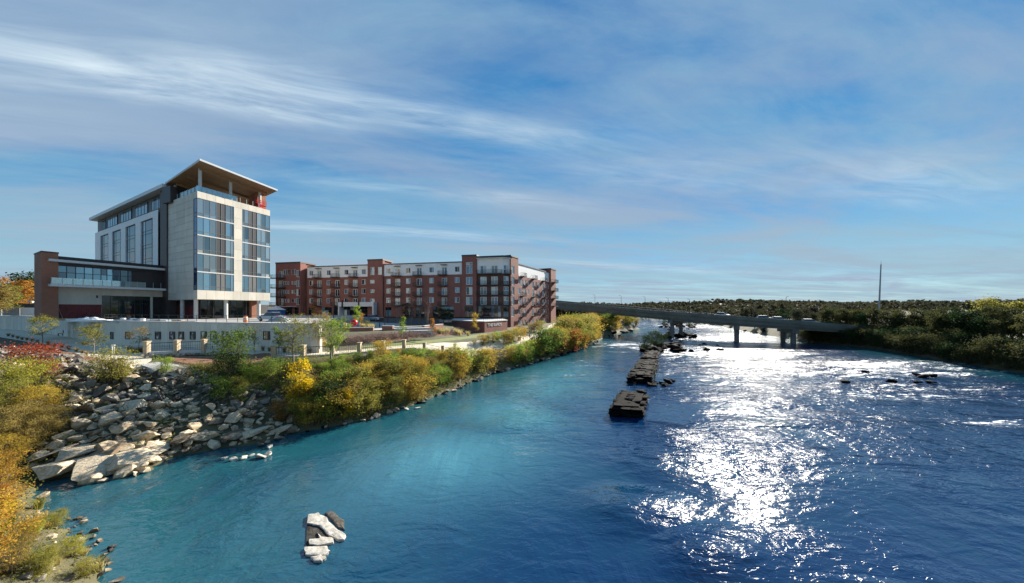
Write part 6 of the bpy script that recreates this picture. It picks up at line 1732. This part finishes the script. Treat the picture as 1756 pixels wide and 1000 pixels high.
# ------------------------------------------------------------------ vehicles
def car(label, p, rz, paint, L=4.6, Hh=1.65, W=1.85, group=None, kind='suv'):
    o = thing('parked_car', p, label, 'car', group, rz)
    def prof(pts, w0, w1, name, mat, parent):
        """side outline extruded across the car, narrower at the top"""
        zmin, zmax = min(q[1] for q in pts), max(q[1] for q in pts); mb = MB(); n = len(pts)
        for sgn in (-1, 1):
            for x, z in pts:
                w_ = w0 + (w1 - w0) * (z - zmin) / (zmax - zmin); mb.v.append((x, sgn * w_, z))
        mb.f.append(tuple(range(n))); mb.f.append(tuple(range(2*n - 1, n - 1, -1)))
        mb.f += [(i, n + i, n + (i + 1) % n, (i + 1) % n) for i in range(n)]
        me = mb.mesh(name, mat); bm = bmesh.new(); bm.from_mesh(me); bmesh.ops.recalc_face_normals(bm, faces=bm.faces)
        bmesh.ops.bevel(bm, geom=list(bm.edges), offset=.05, segments=2, affect='EDGES'); bm.to_mesh(me); bm.free()
        return link(name, me, parent)
    h = L / 2
    prof([(-h, .38), (-h + .1, .28), (h - .1, .28), (h, .40), (h - .02, .72), (h - .25, .88), (h - 1.1, Hh * .60), (-h + .15, Hh * .62), (-h, .85)], W/2, W/2 - .05, 'body', paint, o)
    cab = [(h - 1.25, Hh * .60 - .03), (h - 1.95, Hh - .02), (-h + .75 if kind == 'suv' else -h + 1.3, Hh), (-h + .2 if kind == 'suv' else -h + .6, Hh * .62 - .03)]
    prof(cab, W/2 - .07, W/2 - .24, 'cabin', M['g_dark'], o)
    mb = MB(); mb.box(-h + (.72 if kind == 'suv' else 1.25), h - 1.9, -W/2 + .24, W/2 - .24, Hh - .03, Hh + .035); mb.build('roof', paint, o, local=True)
    for x in (h - .85, -h + .85):
        for sgn in (-1, 1):
            mb = MB(); mb.tube([(x, sgn * (W/2 - .22), .34), (x, sgn * (W/2 + .01), .34)], [.34, .34], 16); wh = mb.build('wheel', M['tyre'], o, local=True)
            mb = MB(); mb.tube([(x, sgn * (W/2 + .005), .34), (x, sgn * (W/2 + .03), .34)], [.2, .18], 12); mb.build('rim', M['rim'], wh, local=True)
    for sgn in (-1, 1):
        mb = MB(); mb.box(h - .10, h - .005, sgn * (W/2 - .32) - .16, sgn * (W/2 - .32) + .16, .66, .78); mb.build('headlight', M['whitep'], o, local=True)
        mb = MB(); mb.box(-h - .005, -h + .08, sgn * (W/2 - .28) - .12, sgn * (W/2 - .28) + .12, .74, .9); mb.build('tail_light', M['red'], o, local=True)
    return o
p = P2(545, 86); car('white sport utility car parked before the apartment shopfronts', (p[0], p[1], Hg(*p) + .03), R(172), M['carwhite'])
p = P2(466, 55); car('silver car parked on the deck right of the hotel columns', (p[0], p[1], DZ + .01), R(160), M['carsilver'], kind='sedan', Hh=1.45)
p = P2(637, 80); car('grey car parked behind the red ball sculpture', (p[0], p[1], Hg(*p) + .03), R(178), M['carsilver'], kind='sedan', Hh=1.45)
p = P2(766, 84); car('silver car half hidden beside the brick planter wall', (p[0], p[1] - 2, Hg(p[0], p[1] - 2) + .03), R(120), M['carsilver'], kind='suv')
# raised car park behind the deck at the far left
mb = MB(); mb.prism([(-260, 150), (-190, 96), (-150, 104), (-118, 104), (-112, 150)], 4, 12.2); tag(mb.build('car_park', M['asphalt']), kind='structure')
for i, (x, y, m_, lab) in enumerate(((-164, 110, 'carwhite', 'leftmost white car on the raised car park'), (-158, 112, 'cardark', 'dark car between white ones on the raised car park'), (-151, 113, 'carwhite', 'white car nearest the brick tower on the raised car park'), (-171, 108, 'carsilver', 'silver car at the picture edge on the raised car park'))):
    car(lab, (x, y, 12.21), R(20 + 10 * i), M[m_], kind='sedan', Hh=1.45)
mb = MB(); mb.box(-150, -138, 124, 132, 12.2, 16.5); o = mb.build('site_office', M['whitep']); tag(o, 'small white flat roofed building left of the brick tower', 'building')
tb = thing('hoarding', (-150, 100, 8.5), 'white hoarding with red print below the raised car park', 'fence')
for i in range(9):
    mb = MB(); mb.box(-178 + i * 5.2, -178 + i * 5.2 + 5.1, 94.0, 94.1, 8.6, 10.9); mb.build('panel', M['whitep'] if i % 3 else M['greyp'], tb)
mb = MB(); mb.box(-162, -159, 93.95, 93.99, 9.3, 10.5); mb.build('print', M['red'], tb)
for u in (1235, 1320, 1348, 1405):
    p, zb0, t = bridge_at(u); n_ = Vector((t[1], -t[0])); b_ = Vector((p[0], p[1])) + n_ * -4.5
    nm = {1235: 'leftmost white car driving on the road bridge', 1320: 'silver car mid right on the road bridge', 1348: 'white car behind the silver one on the road bridge', 1405: 'white car at the right end of the road bridge'}[u]
    car(nm, (b_[0], b_[1], p[2] - .97), math.atan2(t[1], t[0]), M['carwhite'] if u != 1320 else M['carsilver'])

# ------------------------------------------------------------------ building site on the deck
def deck_at(u, Y): p = P2(u, Y); return Vector((p[0], p[1], DZ + .003))
gr = thing('guard_rail', tuple(deck_at(335, 46)), 'thin temporary guard rail along the top of the concrete wall', 'railing')
gl_ = [p for p in offset(wall_line, .9)]
gl_ = [p for p in resample(gl_, 1.9) if (100 < CX + F * p[0] / p[1] < 535)]
for a in gl_:
    mb = MB(); mb.tube([(a[0], a[1], DZ), (a[0], a[1], DZ + 1.15)], [.03, .03], 5); mb.build('post', M['rail'], gr)
for a, b in zip(gl_, gl_[1:]):
    mb = MB()
    for z in (.6, 1.1): mb.tube([(a[0], a[1], DZ + z), (b[0], b[1], DZ + z)], [.018, .018], 4)
    mb.build('rail', M['rail'], gr)
rs = random.Random(31)
def stack(name, label, p, rz, mat, n, L, w, th, cat='boards'):
    o = thing(name, tuple(p), label, cat, None, rz)
    for i in range(n):
        for j in range(2):
            mb = MB(); a = rs.uniform(-.15, .15); mb.box(-L/2 + a, L/2 + a, -w + j * w + .01, j * w - .01, i * th, (i + 1) * th - .01); mb.build('board', M[mat], o, local=True)
stack('board_stack', 'stack of raw timber boards on the deck before the brick tower', deck_at(112, 57), .3, 'lumber', 4, 3.4, .4, .09)
stack('sheet_stack', 'pile of white sheets on the deck before the red screens', deck_at(140, 54), .2, 'whitep', 4, 3.0, .7, .1, 'sheets')
stack('sheet_stack', 'long pile of pale sheets on the deck left of the bucket', deck_at(170, 52), .1, 'whitep', 3, 3.6, .6, .1, 'sheets')
stack('panel_stack', 'stack of grey panels on the deck before the podium glass', deck_at(225, 51), .15, 'greyp', 4, 4.0, .6, .1, 'panels')
stack('panel_stack', 'stack of grey panels at the foot of the dark blade wall', deck_at(268, 50), -.2, 'greyp', 4, 3.6, .7, .1, 'panels')
stack('board_stack', 'low stack of timber boards under the tower columns', deck_at(300, 52), .0, 'lumber', 3, 2.6, .4, .09)
stack('sheet_stack', 'white sheets lying on the deck in front of the shopfront', deck_at(250, 53), .0, 'whitep', 2, 2.8, .6, .09, 'sheets')
def pipes(label, p, rz, n):
    o = thing('pipe_bundle', tuple(p), label, 'pipes', None, rz)
    for i in range(n):
        r_ = .06; row = i // 5; mb = MB(); mb.tube([(-1.8, (i % 5) * .13 + row * .06, r_ + row * .11), (1.8, (i % 5) * .13 + row * .06, r_ + row * .11)], [r_, r_], 7); mb.build('pipe', M['railgrey'], o, local=True)
pipes('bundle of grey pipes on the deck before the podium glass', deck_at(203, 50.5), .1, 10)
pipes('bundle of grey pipes lying near the tower corner column', deck_at(318, 49), -.15, 8)
def lathe(name, mat, prof_, parent, k=18):
    mb = MB(); mb.tube([(0, 0, z) for r_, z in prof_], [r_ for r_, z in prof_], k); return mb.build(name, mat, parent, smooth=False, local=True)
for u, Y, lab in ((421, 46.5, 'orange traffic barrel on the deck under the brick pier'), (592, 62, 'orange barrel in the plaza left of the red ball')):
    pz_ = deck_at(u, Y) if u < 500 else Vector((*P2(u, Y), Hg(*P2(u, Y))))
    o = thing('traffic_barrel', tuple(pz_), lab, 'barrel'); lathe('base', M['tyre'], [(.36, 0), (.36, .07), (.30, .08)], o); lathe('drum', M['orange'], [(.28, .08), (.27, .5), (.24, .95), (.10, 1.0)], o)
    lathe('stripe', M['whitep'], [(.277, .42), (.270, .56)], o); lathe('stripe', M['whitep'], [(.262, .70), (.254, .82)], o)
for u, Y, lab in ((245, 49, 'white bucket on the deck edge before the podium'), (211, 50, 'white bucket on the deck left of the podium glass door')):
    o = thing('bucket', tuple(deck_at(u, Y)), lab, 'bucket'); lathe('body', M['whitep'], [(.26, 0), (.30, .55), (.31, .56)], o); lathe('lid', M['whitep'], [(.32, .56), (.32, .60), (.1, .62)], o)
o = thing('ladder', tuple(deck_at(90, 57.5)), 'step ladder standing at the foot of the brick tower', 'ladder', None, -.5)
for x in (-.25, .25):
    mb = MB(); mb.tube([(x, 0, 0), (x * .7, .55, 2.4)], [.035, .03], 5); mb.build('rail', M['railgrey'], o, local=True)
    mb = MB(); mb.tube([(x, 1.1, 0), (x * .7, .56, 2.38)], [.035, .03], 5); mb.build('rail', M['railgrey'], o, local=True)
for i in range(7):
    t = (i + 1) / 8; mb = MB(); mb.tube([(-.25 + .07 * t, .55 * t, 2.4 * t), (.25 - .07 * t, .55 * t, 2.4 * t)], [.025, .025], 5); mb.build('rung', M['railgrey'], o, local=True)
def heap(label, p, rx, ry, h, mat, seed):
    r_ = random.Random(seed); mb = MB(); n = 14
    for i in range(n + 1):
        for j in range(n + 1):
            a, b = i / n * 2 - 1, j / n * 2 - 1; e = max(0, 1 - a*a) * max(0, 1 - b*b)
            z = h * e ** .6 * (.6 + .6 * abs(noise.noise(Vector((a * 2 + seed, b * 2, 0)))) + .25 * r_.random() * (e > 0))
            mb.v.append((a * rx, b * ry, z))
    for i in range(n):
        for j in range(n): k = i * (n + 1) + j; mb.f.append((k, k + n + 1, k + n + 2, k + 1))
    o = link('tarpaulin_heap', mb.mesh('tarpaulin_heap', M[mat])); o.location = p; tag(o, label, 'tarpaulin')
heap('crumpled pale tarpaulin heap on the deck before the red screens', deck_at(155, 53), 2.4, 1.0, .7, 'whitep', 1)
heap('crumpled grey tarpaulin heap on the deck before the podium glass', deck_at(235, 50), 2.6, 1.0, .6, 'greyp', 2)
heap('crumpled grey tarpaulin heap beside the silver car', deck_at(480, 52), 1.6, .9, .8, 'greyp', 3)
# small red lift on the roof terrace
lp = C + d1 * (sR - 1.6) + d2 * 0.9
li = thing('scissor_lift', (lp[0], lp[1], ZT - .5), 'small red scissor lift parked at the right corner of the hotel roof terrace', 'lift', None, math.atan2(d1[1], d1[0]))
mb = MB(); mb.box(-1.0, 1.0, -.5, .5, .25, .7); mb.build('chassis', M['red'], li, local=True)
for x in (-.7, .7):
    for y in (-.45, .45):
        mb = MB(); mb.tube([(x, y - .1, .22), (x, y + .1, .22)], [.22, .22], 12); mb.build('wheel', M['tyre'], li, local=True)
for s_ in (-1, 1):
    mb = MB(); mb.tube([(-.8, .4 * s_, .7), (.8, .4 * s_, 1.3)], [.05, .05], 5); mb.tube([(.8, .4 * s_, .7), (-.8, .4 * s_, 1.3)], [.05, .05], 5); mb.build('scissor_arms', M['red'], li, local=True)
mb = MB(); mb.box(-1.0, 1.0, -.5, .5, 1.3, 1.42)
for x in (-.97, -.3, .3, .97):
    for y in (-.47, .47): mb.box(x - .03, x + .03, y - .03, y + .03, 1.42, 2.4)
for z in (1.9, 2.37): mb.box(-1, 1, -.5, -.45, z, z + .06); mb.box(-1, 1, .45, .5, z, z + .06); mb.box(-1, -.95, -.45, .45, z, z + .06); mb.box(.95, 1, -.45, .45, z, z + .06)
mb.build('basket', M['red'], li, local=True)

# ------------------------------------------------------------------ promenade, plaza and garden things
p = Pz(104, 576, 5.45); be = thing('park_bench', tuple(p), 'black metal bench against the curved concrete wall', 'bench', None, math.atan2(-.65, 1))
for i in range(4):
    mb = MB(); mb.box(-.95, .95, -.3 + i * .13, -.2 + i * .13, .44, .48); mb.build('seat_slat', M['rail'], be, local=True)
    mb = MB(); mb.box(-.95, .95, .24 + i * .02, .27 + i * .02, .55 + i * .12, .64 + i * .12); mb.build('back_slat', M['rail'], be, local=True)
for x in (-.8, .8):
    for y in (-.25, .2):
        mb = MB(); mb.box(x - .03, x + .03, y - .03, y + .03, 0, .44); mb.build('leg', M['rail'], be, local=True)
    mb = MB(); mb.box(x - .025, x + .025, .27, .31, .44, 1.05); mb.build('back_post', M['rail'], be, local=True)
for u in (125,):
    k = (u - CX) / F
    for a, b in zip(wall_line, wall_line[1:]):
        if a[0]/a[1] <= k <= b[0]/b[1]:
            fr = Frame(a.lerp(b, (k - a[0]/a[1]) / (b[0]/b[1] - a[0]/a[1])), (b - a).normalized()); break
    mb = MB(); mb.fbox(fr, -.45, .45, .05, .09, 5.9, 7.6); o = mb.build('wall_panel', M['whitep']); tag(o, 'narrow white panel fixed to the concrete wall right of the bench', 'panel')
p = Pz(194, 606, 5.45); o = thing('marker_post', tuple(p), 'short white double post on the promenade', 'post')
for x in (-.12, .12):
    mb = MB(); mb.tube([(x, 0, 0), (x, 0, 1.0)], [.05, .05], 8); mb.build('post', M['whitep'], o, local=True)
mb = MB(); mb.box(-.2, .2, -.03, .03, .75, 1.0); mb.build('plate', M['whitep'], o, local=True)
q_ = P2(607, 60); zq = Hg(*q_)
o = thing('ball_sculpture', (q_[0], q_[1], zq), 'glossy red ball sculpture on short legs in the plaza', 'sculpture')
bm = bmesh.new(); bmesh.ops.create_uvsphere(bm, u_segments=24, v_segments=16, radius=.62, matrix=Matrix.Translation((0, 0, 1.25))); me = bpy.data.meshes.new('ball'); bm.to_mesh(me); bm.free()
me.materials.append(M['red']); me.polygons.foreach_set('use_smooth', [True] * len(me.polygons)); link('ball', me, o)
for a in (0.3, 2.4, 4.5):
    mb = MB(); mb.tube([(math.cos(a) * .45, math.sin(a) * .45, 0), (math.cos(a) * .25, math.sin(a) * .25, .78)], [.06, .06], 6); mb.build('leg', M['red'], o, local=True)
ordn = ['first', 'second', 'third', 'fourth', 'fifth', 'sixth', 'seventh', 'eighth', 'ninth', 'tenth']
for i, u in enumerate((598, 603, 614, 622, 643, 651, 660)):
    q_ = P2(u, 62 if i < 4 else 64); o = thing('bollard', (q_[0], q_[1], Hg(*q_)), ordn[i] + ' short black bollard from the left around the red ball', 'bollard', 'bollards on the plaza')
    lathe('post', M['rail'], [(.09, 0), (.08, .85), (.08, .9)], o, 8); lathe('cap', M['rail'], [(.1, .9), (.1, .97), (.03, 1.0)], o, 8)
def low_wall(name, label, u0, Y0, u1, Y1, h, mat, th=.5, cat='wall', cop='column'):
    a, b = P2(u0, Y0), P2(u1, Y1); fr = Frame(a, (b - a).normalized()); L = (b - a).length; zz = min(Hg(*a), Hg(*b)) - .4; zt_ = max(Hg(*a), Hg(*b)) + h
    o = thing(name, (a[0], a[1], zz), label, cat)
    mb = MB(); mb.fbox(fr, 0, L, -th, 0, zz, zt_); mb.build('body', M[mat], o)
    mb = MB(); mb.fbox(fr, -.05, L + .05, -th - .05, .05, zt_ + .003, zt_ + .09); mb.build('coping', M[cop], o)
low_wall('garden_wall', 'low brick garden wall in front of the red ball', 585, 55.5, 640, 57, .55, 'brickA')
low_wall('garden_wall', 'short higher brick garden wall right of the straw grass', 655, 59, 673, 58.5, .75, 'brickA')
low_wall('terrace_step', 'long pale concrete terrace step, upper one in the garden', 676, 62, 745, 66, .35, 'column', 1.2, 'step')
low_wall('terrace_step', 'long pale concrete terrace step, middle one in the garden', 676, 58.5, 742, 62, .25, 'column', 1.2, 'step')
low_wall('terrace_step', 'long pale concrete terrace step, lowest one in the garden', 690, 56, 744, 58.5, .35, 'column', 1.0, 'step')
low_wall('garden_wall', 'dark low retaining wall before the white entrance portal', 592, 78, 658, 80, .7, 'brickC')
low_wall('garden_wall', 'low brick wall left of the planter beside the small orange tree', 728, 63, 760, 70, .6, 'brickB')
q_ = P2(474, 104); o = thing('market_tent', (q_[0], q_[1], 8.2), 'small blue tent with white roof at the left end of the apartments', 'tent')
mb = MB(); mb.box(-1.8, 1.8, -1.5, 1.5, .1, 2.0); mb.build('skirt', M['blue'], o, local=True)
mb = MB(); mb.add([(-2, -1.7, 2.003), (2, -1.7, 2.003), (2, 1.7, 2.003), (-2, 1.7, 2.003), (0, 0, 3.4)], [(0, 1, 4), (1, 2, 4), (2, 3, 4), (3, 0, 4), (3, 2, 1, 0)]); mb.build('roof', M['whitep'], o, local=True)
# plaza paving between hotel and apartments
def plz(x, y): return Hg(x, y)
sheet('plaza_road', [P2(u, 76 if u > 540 else 76) for u in range(500, 760, 8)], [P2(u, 93) for u in range(500, 760, 8)], 10, .05, M['asphalt'])
sheet('plaza_paving', [P2(u, 58.5) for u in range(585, 700, 5)], [P2(u, 75.5) for u in range(585, 700, 5)], 10, .06, M['plaza'])
for i, (u, Y) in enumerate(((572, 74), (520, 80), (665, 75))):
    q_ = P2(u, Y); o = thing('street_lamp', (q_[0], q_[1], Hg(*q_)), ('dark lamp post behind the big green tree', 'dark lamp post at the left of the plaza road', 'dark lamp post before the bare trees')[i], 'lamp post')
    lathe('pole', M['rail'], [(.08, 0), (.06, 5.5)], o, 7); mb = MB(); mb.box(-.1, .7, -.1, .1, 5.5, 5.62); mb.build('lamp_head', M['rail'], o, local=True)

# ------------------------------------------------------------------ right bank background
q_ = P2(1507, 300); mz = Hg(*q_)
o = thing('radio_mast', (q_[0], q_[1], mz), 'tall slender grey mast rising above the right bank trees', 'mast'); o.rotation_euler = (0, R(2.5), 0)
lathe('pole', M['greyp'], [(.75, 0), (.6, 20), (.42, 46)], o, 10); lathe('antenna', M['rail'], [(.12, 46), (.06, 49)], o, 6)
q_ = P2(1637, 150); hz = Hg(*q_)
M['housegreen'] = pm('pale_green_siding', (0.30, 0.37, 0.35), .7, var=.05); M['roofgrey'] = pm('grey_shingle', (0.16, 0.16, 0.17), .8, var=.1, scale=3)
ho = thing('gabled_house', (q_[0], q_[1], hz), 'pale green gabled house behind the right bank trees', 'house', None, R(-40))
mb = MB(); w_, d_, h_, r_ = 2.6, 4.5, 3.6, 5.4
mb.add([(-w_, -d_, 0), (w_, -d_, 0), (w_, d_, 0), (-w_, d_, 0), (-w_, -d_, h_), (w_, -d_, h_), (w_, d_, h_), (-w_, d_, h_), (0, -d_, r_), (0, d_, r_)], [(0, 1, 5, 8, 4), (2, 3, 7, 9, 6), (1, 2, 6, 5), (3, 0, 4, 7)]); mb.build('wall', M['housegreen'], ho, local=True)
mb = MB()
for s_ in (-1, 1): mb.add([(0, -d_ - .3, r_ + .06), (0, d_ + .3, r_ + .06), (s_ * (w_ + .35), d_ + .3, h_ - .18), (s_ * (w_ + .35), -d_ - .3, h_ - .18), (0, -d_ - .3, r_ - .08), (0, d_ + .3, r_ - .08), (s_ * (w_ + .35), d_ + .3, h_ - .32), (s_ * (w_ + .35), -d_ - .3, h_ - .32)], [(0, 1, 2, 3), (4, 7, 6, 5), (0, 3, 7, 4), (1, 5, 6, 2), (2, 6, 7, 3)])
mb.build('roof', M['roofgrey'], ho, local=True)
for x in (-1.2, 1.2):
    mb = MB(); mb.box(x - .4, x + .4, -d_ - .06, -d_ - .004, 1.2, 2.6); wn_ = mb.build('window', M['wframe'], ho, local=True)
    mb = MB(); mb.box(x - .32, x + .32, -d_ - .08, -d_ - .063, 1.28, 2.52); mb.build('pane', M['g_dark'], wn_, local=True)
q_ = P2(1707, 155); o = thing('long_building', (q_[0], q_[1], Hg(*q_)), 'long low pale building partly hidden by the tallest right bank trees', 'building', None, R(-30))
mb = MB(); mb.box(-7, 7, -3, 3, 0, 3.0); mb.build('wall', M['housegreen'], o, local=True)
mb = MB(); mb.add([(-7.3, -3.4, 3.003), (7.3, -3.4, 3.003), (7.3, 3.4, 3.003), (-7.3, 3.4, 3.003), (-7.3, 0, 4.6), (7.3, 0, 4.6)], [(0, 1, 5, 4), (2, 3, 4, 5), (0, 4, 3), (1, 2, 5), (3, 2, 1, 0)]); mb.build('roof', M['whitep'], o, local=True)
for i in range(5):
    mb = MB(); mb.box(-6 + i * 2.6, -4.9 + i * 2.6, -3.06, -3.004, 1, 2.3); mb.build('window', M['g_dark'], o, local=True)
o = thing('timber_fence', (128, 92, Hg(128, 92)), 'low brown fence on top of the right bank', 'fence')
for i in range(26):
    x, y = 118 + i * .55, 100 - i * 1.3; z = Hg(x, y); mb = MB(); mb.box(x - .09, x + .09, y - .09, y + .09, z - .2, z + 1.2); mb.build('post', M['lumber'], o)
    if i < 25:
        z2 = Hg(x + .55, y - 1.3); mb = MB(); mb.tube([(x, y, z + .95), (x + .55, y - 1.3, z2 + .95)], [.06, .06], 4); mb.tube([(x, y, z + .5), (x + .55, y - 1.3, z2 + .5)], [.06, .06], 4); mb.build('rail', M['lumber'], o)
for i, (u, Y, m_) in enumerate(((1588, 128, 'carwhite'), (1612, 132, 'carsilver'), (1622, 130, 'carwhite'), (1480, 140, 'carwhite'))):
    q_ = P2(u, Y); car(('leftmost white car behind the low brown fence', 'silver car beside the gabled house', 'white car nearest the gabled house', 'white car behind the trees at the bridge end')[i], (q_[0], q_[1], Hg(*q_) + .02), R(25), M[m_])
